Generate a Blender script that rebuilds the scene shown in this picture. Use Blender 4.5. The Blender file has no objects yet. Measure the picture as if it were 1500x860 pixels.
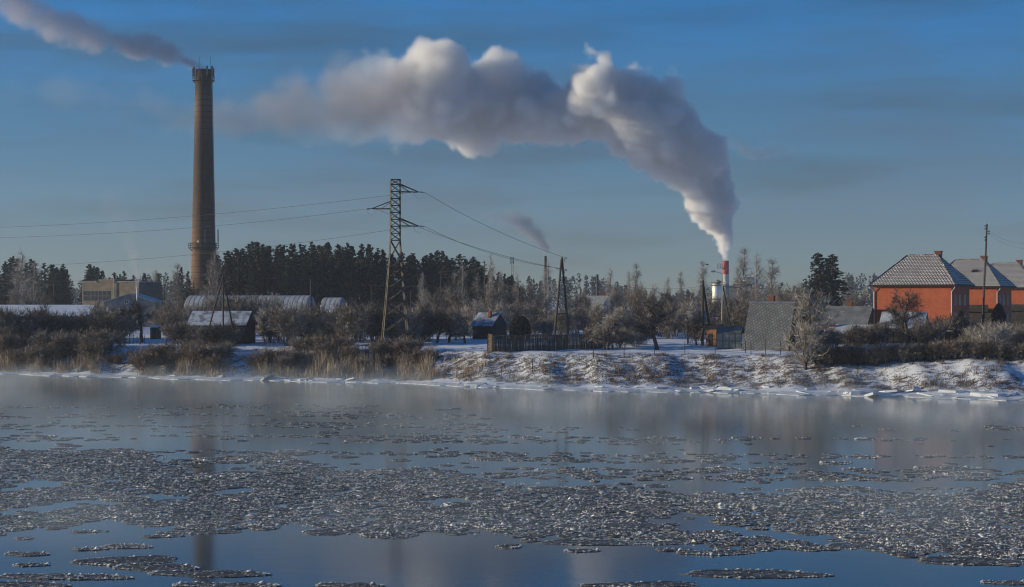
import bpy, math, random
import numpy as np
from mathutils import Vector
R = math.radians
rnd = random.Random(7)
G = np.random.default_rng(11)
scene = bpy.context.scene
COL = scene.collection

# ------------------------------------------------------------------ camera, sky, sun, exposure
F, HX, HY, CAMH = 2741.0, 750.0, 440.0, 11.4      # focal length and horizon in photograph pixels, eye height above the river
cd = bpy.data.cameras.new('camera'); cam = bpy.data.objects.new('camera', cd); COL.objects.link(cam)
cam.location = (0, 0, CAMH); cam.rotation_euler = (math.pi/2, 0, 0)
cd.sensor_width = 36; cd.lens = 36*F/1500; cd.shift_y = 10/1500; cd.clip_start = 0.5; cd.clip_end = 12000
scene.camera = cam
SUN_EL, SUN_A = R(9.5), R(-2.0)                   # low winter sun, to the left and just beyond the viewer's side
s_dir = Vector((-math.cos(SUN_A)*math.cos(SUN_EL), -math.sin(SUN_A)*math.cos(SUN_EL), math.sin(SUN_EL)))
w = bpy.data.worlds.new('World'); scene.world = w; w.use_nodes = True
nt = w.node_tree; sk = nt.nodes.new('ShaderNodeTexSky'); sk.sky_type = 'NISHITA'; sk.sun_disc = False
sk.sun_elevation = SUN_EL; sk.sun_rotation = math.atan2(s_dir.x, s_dir.y) % (2*math.pi)
sk.air_density = 0.62; sk.dust_density = 0.06; sk.ozone_density = 4.6
tc = nt.nodes.new('ShaderNodeTexCoord'); sx = nt.nodes.new('ShaderNodeSeparateXYZ'); nt.links.new(tc.outputs['Generated'], sx.inputs[0])
smog = nt.nodes.new('ShaderNodeValToRGB'); el = smog.color_ramp.elements        # a grey-brown winter smog layer low in the sky, all round
while len(el) < 4: el.new(.5)
for e_, (p_, c_) in zip(el, [(0.0, (.66,.50,.43)), (.035, (.66,.51,.44)), (.10, (.58,.62,.56)), (.17, (.40,.88,.98))]): e_.position = p_; e_.color = (*c_, 1)
mpg = nt.nodes.new('ShaderNodeMapping'); mpg.inputs['Scale'].default_value = (3.2, 3.2, 15); nt.links.new(tc.outputs['Generated'], mpg.inputs[0])
bn = nt.nodes.new('ShaderNodeTexNoise'); bn.inputs['Scale'].default_value = 2.2; bn.inputs['Detail'].default_value = 5; nt.links.new(mpg.outputs[0], bn.inputs['Vector'])
bm = nt.nodes.new('ShaderNodeMapRange'); nt.links.new(bn.outputs['Fac'], bm.inputs['Value']); bm.inputs['From Min'].default_value = .45; bm.inputs['From Max'].default_value = .72; bm.inputs['To Min'].default_value = 0; bm.inputs['To Max'].default_value = .05
ad = nt.nodes.new('ShaderNodeMath'); ad.operation = 'SUBTRACT'; nt.links.new(sx.outputs[2], ad.inputs[0]); nt.links.new(bm.outputs[0], ad.inputs[1]); nt.links.new(ad.outputs[0], smog.inputs[0])
mu = nt.nodes.new('ShaderNodeMix'); mu.data_type = 'RGBA'; mu.blend_type = 'MULTIPLY'; mu.inputs['Factor'].default_value = 1
nt.links.new(sk.outputs[0], mu.inputs[6]); nt.links.new(smog.outputs[0], mu.inputs[7])
mpc = nt.nodes.new('ShaderNodeMapping'); mpc.inputs['Scale'].default_value = (4.5, 4.5, 34); mpc.inputs['Location'].default_value = (1.3, .4, .2); nt.links.new(tc.outputs['Generated'], mpc.inputs[0])
cn = nt.nodes.new('ShaderNodeTexNoise'); cn.inputs['Scale'].default_value = 1.6; cn.inputs['Detail'].default_value = 6; nt.links.new(mpc.outputs[0], cn.inputs['Vector'])
cr_ = nt.nodes.new('ShaderNodeValToRGB'); nt.links.new(cn.outputs['Fac'], cr_.inputs[0])          # thin grey drifts of old smoke in the air
for e_, (p_, c_) in zip(cr_.color_ramp.elements, [(.48, (1.06,1.06,1.06)), (.70, (.92,.86,.82))]): e_.position = p_; e_.color = (*c_, 1)
m2 = nt.nodes.new('ShaderNodeMix'); m2.data_type = 'RGBA'; m2.blend_type = 'MULTIPLY'; m2.inputs['Factor'].default_value = 1
nt.links.new(mu.outputs[2], m2.inputs[6]); nt.links.new(cr_.outputs[0], m2.inputs[7])
nt.links.new(m2.outputs[2], nt.nodes['Background'].inputs[0]); nt.nodes['Background'].inputs[1].default_value = 0.135
sl = bpy.data.lights.new('sun', 'SUN'); sun = bpy.data.objects.new('sun', sl); COL.objects.link(sun)
sl.energy = 5.0; sl.angle = R(0.5); sl.color = (1.0, 0.87, 0.62)
sun.rotation_euler = s_dir.to_track_quat('Z', 'Y').to_euler(); sun.location = (-60, 0, 60)
scene.view_settings.view_transform = 'Standard'; scene.view_settings.look = 'None'
scene.view_settings.exposure = 0.0; scene.view_settings.gamma = 1.0; scene.view_settings.use_curve_mapping = False
scene.render.engine = 'CYCLES'
cy = scene.cycles
cy.use_denoising = True; cy.pixel_filter_type = 'BLACKMAN_HARRIS'; cy.filter_width = 1.15
cy.max_bounces = 12; cy.diffuse_bounces = 3; cy.glossy_bounces = 3; cy.transmission_bounces = 4; cy.volume_bounces = 9
cy.transparent_max_bounces = 8
cy.volume_step_rate = 1.0; cy.volume_max_steps = 400
cy.sample_clamp_indirect = 6.0

# ------------------------------------------------------------------ helpers
def smooth(a, b, x):
    t = np.clip((x-a)/(b-a), 0, 1); return t*t*(3-2*t)
SH_X = [-400, -140, -79.1, -44.2, -16.5, 4.35, 33.3, 58.6, 140, 400]
SH_Y = [440, 322, 289.4, 269.4, 258, 238.5, 228, 214, 178, 90]
def shore(X): return np.interp(X, SH_X, SH_Y)
def ground_z(X, Y):
    X = np.asarray(X, float); Y = np.asarray(Y, float)
    wig = 0.8*np.sin(X*.31)+.5*np.sin(X*.83+1.3)+.25*np.sin(X*2.1)
    d = (Y-shore(X)-wig)*.88
    z = np.where(d < 0, np.maximum(d*.3, -3), 0.35*smooth(0, 2, d)+3.85*smooth(1.5, 15, d)+1.0*smooth(12, 50, d)+.8*smooth(50, 200, d))
    bump = (.06*np.sin(X*.9+Y*.5)+.035*np.sin(X*1.7-Y*1.1+2)+.03*np.sin(X*3.1+Y*2.3))*smooth(1, 5, d)*(1-.8*smooth(18, 60, d))
    near = 12.8*smooth(42, 2, Y) if np.ndim(Y) else 12.8*float(smooth(42, 2, Y))
    z = z+bump
    z = np.where(Y < 60, np.maximum(z, -3)+near, z)
    return z
def gz(X, Y): return float(ground_z(X, Y))
def pxX(px, Y): return (px-HX)*Y/F
def at(px, py, Y): return Vector((pxX(px, Y), Y, CAMH+(HY-py)*Y/F))
def on(px, Y, dz=0):
    X = pxX(px, Y); return Vector((X, Y, gz(X, Y)+dz))

class MB:
    def __init__(s): s.v = []; s.f = []; s.m = []; s.n = 0
    def add(s, V, Fc, mi=0):
        for p in V: s.v.append(tuple(p))
        for f in Fc: s.f.append(tuple(i+s.n for i in f)); s.m.append(mi)
        s.n += len(V)
    def box(s, x0, x1, y0, y1, z0, z1, mi=0):
        s.add([(x0,y0,z0),(x1,y0,z0),(x1,y1,z0),(x0,y1,z0),(x0,y0,z1),(x1,y0,z1),(x1,y1,z1),(x0,y1,z1)],
              [(3,2,1,0),(4,5,6,7),(0,1,5,4),(1,2,6,5),(2,3,7,6),(3,0,4,7)], mi)
    def tube(s, pts, rad, n=6, mi=0, cap=True):
        pts = [Vector(p) for p in pts]; V = []; Fc = []
        if not hasattr(rad, '__len__'): rad = [rad]*len(pts)
        for i, p in enumerate(pts):
            d = (pts[min(i+1, len(pts)-1)]-pts[max(i-1, 0)]).normalized()
            a = Vector((0,0,1)) if abs(d.z) < .9 else Vector((1,0,0))
            u = d.cross(a).normalized(); v = d.cross(u)
            for k in range(n):
                t = 2*math.pi*k/n; V.append(p+(u*math.cos(t)+v*math.sin(t))*rad[i])
        for i in range(len(pts)-1):
            for k in range(n):
                a, b = i*n+k, i*n+(k+1) % n; Fc.append((a, a+n, b+n, b))
        if cap: Fc.append(tuple(range(n))); Fc.append(tuple((len(pts)-1)*n+k for k in reversed(range(n))))
        s.add(V, Fc, mi)
    def lathe(s, prof, n=32, mi=0, cx=0, cy=0):
        V = []; Fc = []
        for r, z in prof:
            for k in range(n):
                t = 2*math.pi*k/n; V.append((cx+r*math.cos(t), cy+r*math.sin(t), z))
        for i in range(len(prof)-1):
            for k in range(n):
                a, b = i*n+k, i*n+(k+1) % n; Fc.append((a, b, b+n, a+n))
        Fc.append(tuple(reversed(range(n)))); Fc.append(tuple((len(prof)-1)*n+k for k in range(n)))
        s.add(V, Fc, mi)
    def slab(s, q, th, mi=0):            # a four-cornered plate with thickness, q counter-clockwise seen from outside
        q = [Vector(p) for p in q]; nn = (q[1]-q[0]).cross(q[3]-q[0]).normalized()*th
        s.add([*q, *[p-nn for p in q]], [(0,1,2,3),(7,6,5,4),(0,4,5,1),(1,5,6,2),(2,6,7,3),(3,7,4,0)], mi)
    def mesh(s, name, mats, smooth_=False, uv=None):
        me = bpy.data.meshes.new(name); me.from_pydata(s.v, [], s.f)
        for m in (mats if isinstance(mats, (list, tuple)) else [mats]): me.materials.append(m)
        me.polygons.foreach_set('material_index', s.m)
        if smooth_: me.polygons.foreach_set('use_smooth', [True]*len(s.f))
        me.update(); return me
def mesh_np(name, V, Fa, mats, mi=None, smooth_=False):
    V = np.asarray(V, np.float32); Fa = np.asarray(Fa, np.int32); k = Fa.shape[1]
    me = bpy.data.meshes.new(name); me.vertices.add(len(V)); me.vertices.foreach_set('co', V.ravel())
    me.loops.add(Fa.size); me.loops.foreach_set('vertex_index', Fa.ravel())
    me.polygons.add(len(Fa)); me.polygons.foreach_set('loop_start', np.arange(0, Fa.size, k, dtype=np.int32))
    me.polygons.foreach_set('loop_total', np.full(len(Fa), k, np.int32))
    for m in (mats if isinstance(mats, (list, tuple)) else [mats]): me.materials.append(m)
    if mi is not None: me.polygons.foreach_set('material_index', np.asarray(mi, np.int32))
    if smooth_: me.polygons.foreach_set('use_smooth', np.ones(len(Fa), bool))
    me.update(calc_edges=True); me.validate(); return me
def obj(name, me, parent=None, loc=None, rot=None, scale=None, label=None, cat=None, group=None, kind=None):
    o = bpy.data.objects.new(name, me); COL.objects.link(o)
    if parent: o.parent = parent
    if loc is not None: o.location = loc
    if rot is not None: o.rotation_euler = rot if hasattr(rot, '__len__') else (0, 0, rot)
    if scale is not None: o.scale = scale if hasattr(scale, '__len__') else (scale,)*3
    if label: o['label'] = label
    if cat: o['category'] = cat
    if group: o['group'] = group
    if kind: o['kind'] = kind
    return o
def thing(name, label, cat, loc, rotz=0, group=None, scale=None): return obj(name, None, None, loc, rotz, scale, label, cat, group)

# ------------------------------------------------------------------ materials
def ramp(nt, fac, stops):
    r = nt.nodes.new('ShaderNodeValToRGB'); e = r.color_ramp.elements
    while len(e) < len(stops): e.new(.5)
    for el, (p, c) in zip(e, stops): el.position = p; el.color = (*c, 1) if len(c) == 3 else c
    nt.links.new(fac, r.inputs[0]); return r.outputs[0]
def noise(nt, scale, detail=4, coord='Object', stretch=None, rough=.55):
    t = nt.nodes.new('ShaderNodeTexCoord'); src = t.outputs[coord]
    if stretch:
        mp = nt.nodes.new('ShaderNodeMapping'); mp.inputs['Scale'].default_value = stretch; nt.links.new(src, mp.inputs[0]); src = mp.outputs[0]
    n = nt.nodes.new('ShaderNodeTexNoise'); n.inputs['Scale'].default_value = scale; n.inputs['Detail'].default_value = detail; n.inputs['Roughness'].default_value = rough
    nt.links.new(src, n.inputs['Vector']); return n.outputs['Fac']
def mat(name, c1, c2=None, scale=1.0, rough=.8, bump=0.0, bscale=None, metal=0.0, lo=.35, hi=.65, stretch=None, frost=None, coord='Object', spec=.3):
    m = bpy.data.materials.new(name); m.use_nodes = True; nt = m.node_tree; b = nt.nodes['Principled BSDF']
    b.inputs['Roughness'].default_value = rough; b.inputs['Metallic'].default_value = metal; b.inputs['Specular IOR Level'].default_value = spec
    c2 = c2 or tuple(x*.7 for x in c1)
    col = ramp(nt, noise(nt, scale, 5, coord, stretch), [(lo, c2), (hi, c1)])
    if frost:                      # frost and snow caught in flecks: colour, scale, threshold
        fc, fs, ft = frost
        fac = ramp(nt, noise(nt, fs, 4, coord), [(ft-.06, (0,0,0)), (ft+.06, (1,1,1))])
        mx = nt.nodes.new('ShaderNodeMix'); mx.data_type = 'RGBA'
        nt.links.new(fac, mx.inputs['Factor']); nt.links.new(col, mx.inputs[6]); mx.inputs[7].default_value = (*fc, 1); col = mx.outputs[2]
    nt.links.new(col, b.inputs['Base Color'])
    if bump:
        bp = nt.nodes.new('ShaderNodeBump'); bp.inputs['Strength'].default_value = bump
        nt.links.new(noise(nt, bscale or scale*4, 4, coord), bp.inputs['Height']); nt.links.new(bp.outputs[0], b.inputs['Normal'])
    return m
M = {}
M['snow'] = mat('snow', (.80,.82,.85), (.70,.73,.79), .6, .85, .4, 3)
M['ice_white'] = mat('ice_white', (.70,.72,.75), (.42,.46,.52), 1.2, .75, .5, 5)
M['frost_crumb'] = mat('frost_crumb', (.90,.86,.79), (.50,.48,.45), 1.6, .7)
M['slush'] = mat('slush', (.135,.12,.096), (.042,.038,.031), 1.1, .6, .8, 9, frost=((.40,.40,.39), 4, .60), spec=.2)
M['twig'] = mat('twig', (.27,.22,.17), (.13,.105,.082), .8, .9, frost=((.48,.46,.43), 1.3, .60))
M['twig_brown'] = mat('twig_brown', (.30,.22,.155), (.15,.108,.078), .7, .9, frost=((.46,.43,.41), 1.3, .62))
M['twig_frost'] = mat('twig_frost', (.44,.385,.33), (.23,.195,.16), .9, .9, frost=((.58,.555,.52), 1.5, .57))
M['twig_dark'] = mat('twig_dark', (.13,.105,.088), (.06,.048,.042), .8, .9, frost=((.36,.35,.35), 1.3, .66))
M['bark'] = mat('bark', (.10,.08,.065), (.045,.036,.03), 4, .9, .6, 12)
M['birch_bark'] = mat('birch_bark', (.45,.42,.40), (.10,.09,.085), 2, .8, stretch=(1,1,3))
M['pine_bark'] = mat('pine_bark', (.20,.11,.07), (.08,.05,.04), 2, .9, .5, 8)
M['needle'] = mat('needle', (.030,.045,.030), (.014,.022,.017), .8, .75, frost=((.14,.16,.16), 1.2, .76))
M['needle_far'] = mat('needle_far', (.040,.05,.04), (.025,.03,.026), .2, .9)
M['thuja'] = mat('thuja', (.05,.055,.035), (.024,.028,.018), 2.5, .8, frost=((.2,.21,.2), 3, .70))
M['reed'] = mat('reed', (.44,.34,.225), (.24,.18,.12), .5, .9, frost=((.56,.53,.50), .9, .60))
M['grass_dry'] = mat('grass_dry', (.22,.155,.105), (.10,.072,.052), .6, .9, frost=((.42,.39,.38), .8, .64))
M['wood_old'] = mat('wood_old', (.095,.075,.055), (.045,.036,.03), 1.2, .85, .4, 10, stretch=(1,1,.2))
M['wood_dark'] = mat('wood_dark', (.06,.048,.038), (.028,.024,.02), 1.0, .85, .4, 8)
M['plank_brown'] = mat('plank_brown', (.16,.10,.06), (.08,.052,.034), 2, .85, .3, 10)
M['steel'] = mat('steel', (.15,.12,.092), (.07,.057,.046), 1.5, .65, metal=.3)
M['wire'] = mat('wire', (.07,.065,.06), (.05,.045,.045), 1, .6)
M['galv'] = mat('galv', (.50,.50,.50), (.35,.36,.37), 1, .35, metal=.85)
M['insul'] = mat('insul', (.40,.42,.40), (.25,.28,.27), 3, .25)
M['concrete'] = mat('concrete', (.42,.40,.37), (.28,.27,.25), .8, .9, .2, 8)
M['tan_panel'] = mat('tan_panel', (.23,.185,.135), (.15,.122,.095), .4, .9, stretch=(1,1,2))
M['grey_panel'] = mat('grey_panel', (.26,.25,.24), (.17,.165,.16), .5, .9)
M['brick_red_chimney'] = mat('brick_red_chimney', (.24,.08,.05), (.13,.048,.034), 3, .85)
M['roof_slate'] = mat('roof_slate', (.20,.21,.215), (.12,.125,.13), .7, .8, .3, 6)
M['roof_frost'] = mat('roof_frost', (.62,.64,.68), (.36,.37,.39), .9, .8, .3, 5)
M['roof_blue'] = mat('roof_blue', (.42,.47,.56), (.16,.18,.21), .8, .7, lo=.42, hi=.56)
M['corrugated'] = mat('corrugated', (.60,.60,.60), (.36,.35,.34), .5, .55, stretch=(3,.4,.4), metal=.1)
M['hangar_end'] = mat('hangar_end', (.26,.30,.36), (.18,.21,.26), .8, .7)
M['glass'] = mat('glass', (.035,.04,.05), (.02,.024,.03), 1, .08, spec=.6)
M['green_glass'] = mat('green_glass', (.24,.26,.22), (.17,.19,.17), 1.2, .25, spec=.6)
M['white_paint'] = mat('white_paint', (.72,.71,.68), (.6,.59,.57), 2, .6)
M['dark_trim'] = mat('dark_trim', (.03,.024,.02), (.02,.018,.016), 2, .7)
M['red_paint'] = mat('red_paint', (.42,.045,.04), (.27,.035,.03), 1, .6)
M['stack_white'] = mat('stack_white', (.60,.57,.54), (.42,.40,.38), .5, .7)
M['black_steel'] = mat('black_steel', (.045,.04,.038), (.03,.027,.026), 1, .7)
M['rust_brick'] = mat('rust_brick', (.30,.14,.075), (.18,.085,.05), 1.5, .85)
M['silver'] = mat('silver', (.85,.80,.68), (.70,.66,.55), .6, .35, metal=.3)
M['orange_box'] = mat('orange_box', (.50,.20,.10), (.40,.16,.08), 2, .7)
M['reed_screen'] = mat('reed_screen', (.17,.125,.095), (.085,.065,.052), 1.2, .95, frost=((.30,.28,.27), 2.5, .66), stretch=(1,1,.25))
M['bird'] = mat('bird', (.03,.03,.03), (.02,.02,.02), 5, .8)

def brick_mat(name, c1, c2, mortar, bw, bh, mw, frost=None, rough=.85, bump=.3, offset=.5):
    m = bpy.data.materials.new(name); m.use_nodes = True; nt = m.node_tree; b = nt.nodes['Principled BSDF']; b.inputs['Roughness'].default_value = rough
    b.inputs['Specular IOR Level'].default_value = .25
    uv = nt.nodes.new('ShaderNodeUVMap'); t = nt.nodes.new('ShaderNodeTexBrick'); t.offset = offset
    nt.links.new(uv.outputs[0], t.inputs['Vector'])
    t.inputs['Color1'].default_value = (*c1, 1); t.inputs['Color2'].default_value = (*c2, 1); t.inputs['Mortar'].default_value = (*mortar, 1)
    t.inputs['Scale'].default_value = 1; t.inputs['Mortar Size'].default_value = mw; t.inputs['Mortar Smooth'].default_value = .3
    t.inputs['Brick Width'].default_value = bw; t.inputs['Row Height'].default_value = bh
    mx = nt.nodes.new('ShaderNodeMix'); mx.data_type = 'RGBA'; mx.blend_type = 'MULTIPLY'; mx.inputs['Factor'].default_value = 1
    nt.links.new(t.outputs['Color'], mx.inputs[6]); nt.links.new(ramp(nt, noise(nt, .45, 7, rough=.68), [(.3, (.70,.69,.70)), (.66, (1.04,1.03,1.02))]), mx.inputs[7])
    nt.links.new(mx.outputs[2], b.inputs['Base Color'])
    bp = nt.nodes.new('ShaderNodeBump'); bp.inputs['Strength'].default_value = bump; bp.inputs['Distance'].default_value = .03; bp.invert = True
    nt.links.new(t.outputs['Fac'], bp.inputs['Height']); nt.links.new(bp.outputs[0], b.inputs['Normal'])
    return m
M['house_brick'] = brick_mat('house_brick', (.60,.135,.046), (.50,.108,.038), (.42,.145,.08), .26, .085, .012)
M['house_tiles'] = brick_mat('house_tiles', (.86,.84,.80), (.64,.62,.59), (.10,.07,.055), .46, .44, .08, bump=.8)
M['house_tiles_dark'] = M['house_tiles']
M['slate_diamond'] = brick_mat('slate_diamond', (.23,.235,.24), (.15,.155,.16), (.075,.08,.085), .42, .42, .05, bump=.5)
M['ridge_tile'] = mat('ridge_tile', (.16,.10,.08), (.08,.06,.05), 2, .85, frost=((.6,.6,.61), 1.5, .58))

def box_uv(me, scale=1.0, diag=False):
    uvl = me.uv_layers.new(name='UVMap')
    for p in me.polygons:
        n = p.normal
        a = Vector((0,0,1)) if abs(n.z) < .97 else Vector((0,1,0))
        u = a.cross(n).normalized(); v = n.cross(u)
        for li in p.loop_indices:
            c = me.vertices[me.loops[li].vertex_index].co
            x, y = c.dot(u)*scale, c.dot(v)*scale
            uvl.data[li].uv = ((x+y)*.7071, (y-x)*.7071) if diag else (x, y)
    return me

# ------------------------------------------------------------------ the setting: ground and river
xs = np.unique(np.round(np.concatenate([-np.geomspace(112, 6000, 26), np.arange(-110, 85, .9), np.geomspace(86, 6000, 28)]), 3))
ys = np.unique(np.round(np.concatenate([np.arange(-120, 60, 9), np.arange(60, 196, 12), np.arange(196, 336, .9), np.arange(337, 700, 10), np.geomspace(710, 9000, 24)]), 3))
XX, YY = np.meshgrid(xs, ys)
ZZ = ground_z(XX, YY)
ZZ = ZZ+np.where((YY > 198) & (YY < 330) & (ZZ > .3), G.normal(0, .025, ZZ.shape), 0)
nx, ny = len(xs), len(ys)
idx = np.arange(nx*ny).reshape(ny, nx)
Fq = np.stack([idx[:-1,:-1], idx[:-1,1:], idx[1:,1:], idx[1:,:-1]], -1).reshape(-1, 4)
def ground_material():
    m = bpy.data.materials.new('snowy_ground'); m.use_nodes = True; nt = m.node_tree; b = nt.nodes['Principled BSDF']; b.inputs['Roughness'].default_value = .9
    b.inputs['Specular IOR Level'].default_value = .2
    at_ = nt.nodes.new('ShaderNodeAttribute'); at_.attribute_name = 'grassy'
    n1 = noise(nt, .8, 7, rough=.72, stretch=(.8,1.3,1)); n2 = noise(nt, 4.5, 4)
    a = nt.nodes.new('ShaderNodeMath'); a.operation = 'MULTIPLY_ADD'; nt.links.new(n2, a.inputs[0]); a.inputs[1].default_value = .6; nt.links.new(n1, a.inputs[2])
    s = nt.nodes.new('ShaderNodeMath'); s.operation = 'ADD'; nt.links.new(a.outputs[0], s.inputs[0]); nt.links.new(at_.outputs['Fac'], s.inputs[1])
    snow = ramp(nt, n1, [(.3, (.70,.73,.80)), (.7, (.82,.84,.87))])
    dirt = ramp(nt, n2, [(.3, (.10,.078,.06)), (.7, (.22,.18,.145))])
    mx = nt.nodes.new('ShaderNodeMix'); mx.data_type = 'RGBA'
    nt.links.new(ramp(nt, s.outputs[0], [(.93, (0,0,0)), (1.10, (1,1,1))]), mx.inputs['Factor']); nt.links.new(snow, mx.inputs[6]); nt.links.new(dirt, mx.inputs[7])
    nt.links.new(mx.outputs[2], b.inputs['Base Color'])
    bp = nt.nodes.new('ShaderNodeBump'); bp.inputs['Strength'].default_value = .3; bp.inputs['Distance'].default_value = .15
    nt.links.new(a.outputs[0], bp.inputs['Height']); nt.links.new(bp.outputs[0], b.inputs['Normal'])
    return m
gm = mesh_np('snowy_ground', np.stack([XX, YY, ZZ], -1).reshape(-1, 3), Fq, ground_material(), smooth_=True)
dd = ((YY-shore(XX))*.88).ravel()
gr = .13*smooth(2, 5, dd)*(1-smooth(11, 17, dd))+.04*smooth(60, 120, dd)
gr = gr-.12*smooth(40, 50, XX.ravel())*smooth(7, 10, dd)*(1-smooth(30, 50, dd))
gr = gr+.03-.28*(1-smooth(1.5, 4, dd))-.10*smooth(15, 19, dd)*(1-smooth(40, 70, dd))
ga = gm.attributes.new('grassy', 'FLOAT', 'POINT'); ga.data.foreach_set('value', gr.astype(np.float32))
obj('snowy_ground', gm, label='snow covered river bank and flat land with brown grass patches', kind='structure')

def water_material():
    m = bpy.data.materials.new('river_water'); m.use_nodes = True; nt = m.node_tree; b = nt.nodes['Principled BSDF']
    b.inputs['Base Color'].default_value = (.060,.068,.066,1); b.inputs['Roughness'].default_value = .10; b.inputs['IOR'].default_value = 1.33
    n = noise(nt, .9, 3, stretch=(.5, 1.0, 1)); n2 = noise(nt, 6, 2)
    a = nt.nodes.new('ShaderNodeMath'); a.operation = 'MULTIPLY_ADD'; nt.links.new(n2, a.inputs[0]); a.inputs[1].default_value = .12; nt.links.new(n, a.inputs[2])
    bp = nt.nodes.new('ShaderNodeBump'); bp.inputs['Strength'].default_value = .035; bp.inputs['Distance'].default_value = .12
    nt.links.new(a.outputs[0], bp.inputs['Height']); nt.links.new(bp.outputs[0], b.inputs['Normal'])
    return m
wm = MB(); wm.add([(-900,-60,0),(900,-60,0),(900,480,0),(-900,480,0)], [(0,1,2,3)])
obj('river', wm.mesh('river', water_material()), label='calm cold river with drifting ice and thin steam', kind='structure')

# ------------------------------------------------------------------ ice
OCT_V = np.array([(1,0,0),(-1,0,0),(0,1,0),(0,-1,0),(0,0,1),(0,0,-1)], float)
OCT_F = np.array([(0,2,4),(2,1,4),(1,3,4),(3,0,4),(2,0,5),(1,2,5),(3,1,5),(0,3,5)])
def crumbs(P, S, rng, lowpoly=False):
    n = len(P); base = OCT_V if not lowpoly else OCT_V[:5]; fc = OCT_F if not lowpoly else OCT_F[:4]
    V = base[None]*S[:, None, None]*rng.uniform(.5, 1.4, (n, len(base), 3))
    a = rng.uniform(0, 6.283, n); c, s = np.cos(a)[:, None], np.sin(a)[:, None]
    V = np.stack([V[..., 0]*c-V[..., 1]*s, V[..., 0]*s+V[..., 1]*c, V[..., 2]], -1)+rng.normal(0, .12, (n, len(base), 3))*S[:, None, None]
    V = V*np.array([1.5, 1.5, .74])+P[:, None]
    Fc = fc[None]+(np.arange(n)*len(base))[:, None, None]
    return V.reshape(-1, 3), Fc.reshape(-1, 3)
def floe_arrays(r, ncr, rng, n=26, lowpoly=False, el=1.0):
    th = np.linspace(0, 2*np.pi, n, endpoint=False)
    prof = 1+.12*np.sin(2*th+rng.uniform(0, 6))+.09*np.sin(3*th+rng.uniform(0, 6))+.06*np.sin(5*th+rng.uniform(0, 6))+rng.normal(0, .035, n)
    rings = [(1.0, -.09), (1.0, .012), (.95, .03), (.82, .028), (.55, .018), (.25, .02)]
    V = []
    for k, (q, z) in enumerate(rings):
        zz = z+(rng.normal(0, .012, n) if k > 0 else 0)
        V.append(np.stack([np.cos(th)*prof*r*q*el, np.sin(th)*prof*r*q, np.full(n, 1.0)*zz], -1))
    V.append(np.array([[0, 0, .03]])); V = np.concatenate(V)
    T = []
    for k in range(len(rings)-1):
        for i in range(n):
            a, b, c, d = k*n+i, k*n+(i+1) % n, (k+1)*n+(i+1) % n, (k+1)*n+i; T += [(a, b, c), (a, c, d)]
    ctr = len(V)-1; o = (len(rings)-1)*n
    T += [(o+i, o+(i+1) % n, ctr) for i in range(n)]
    ncr = int(ncr*1.25); nr = int(ncr*.6); ni = ncr-nr
    t1 = rng.uniform(0, 6.283, nr); q1 = 1-np.abs(rng.normal(0, .07, nr))
    t2 = rng.uniform(0, 6.283, ni); q2 = np.sqrt(rng.uniform(0, .9, ni))
    keep = (np.sin(t2*2+q2*9+rng.uniform(0, 6))+np.sin(q2*14+t2*3)) > -.6   # crumbs lie in drifts, not evenly
    t = np.concatenate([t1, t2[keep]]); q = np.concatenate([q1, q2[keep]])
    pr = np.interp(t, np.append(th, 2*np.pi), np.append(prof, prof[0]))
    sz = np.concatenate([rng.gamma(1.5, .0125, nr)+.008, (rng.gamma(1.1, .0135, ni)+.006)[keep]])
    sz = np.minimum(sz, .085)*np.where(np.sin(t*2+rng.uniform(0, 6))+np.sin(t*5+rng.uniform(0, 6)) > .2, 1.0, .6)
    P = np.stack([np.cos(t)*pr*q*r*el, np.sin(t)*pr*q*r, .018+sz*.3], -1)
    CV, CF = crumbs(P, sz, rng, lowpoly)
    return V, np.array(T), CV, CF
rg = np.random.default_rng(5)
FLOES = []
for k, (r, nc) in enumerate([(.45, 60), (.45, 70), (.5, 60), (.9, 150), (.9, 170), (1.0, 150), (1.1, 190), (1.6, 300), (1.6, 330), (1.8, 360)]):
    V, T, CV, CF = floe_arrays(r, nc, rg)
    FLOES.append((r, mesh_np('plate', V, T, M['slush'], smooth_=True), mesh_np('frost_rim', CV, CF, M['frost_crumb'])))
LOWFLOES = [(r, floe_arrays(r, nc, rg, n=14, lowpoly=True)) for r, nc in [(.3, 22), (.4, 30), (.45, 36), (.5, 36), (.8, 70), (.9, 80), (1.0, 80), (1.3, 110)]]
def wat(px, py):
    D = CAMH*F/(py-HY); return pxX(px, D), D
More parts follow.
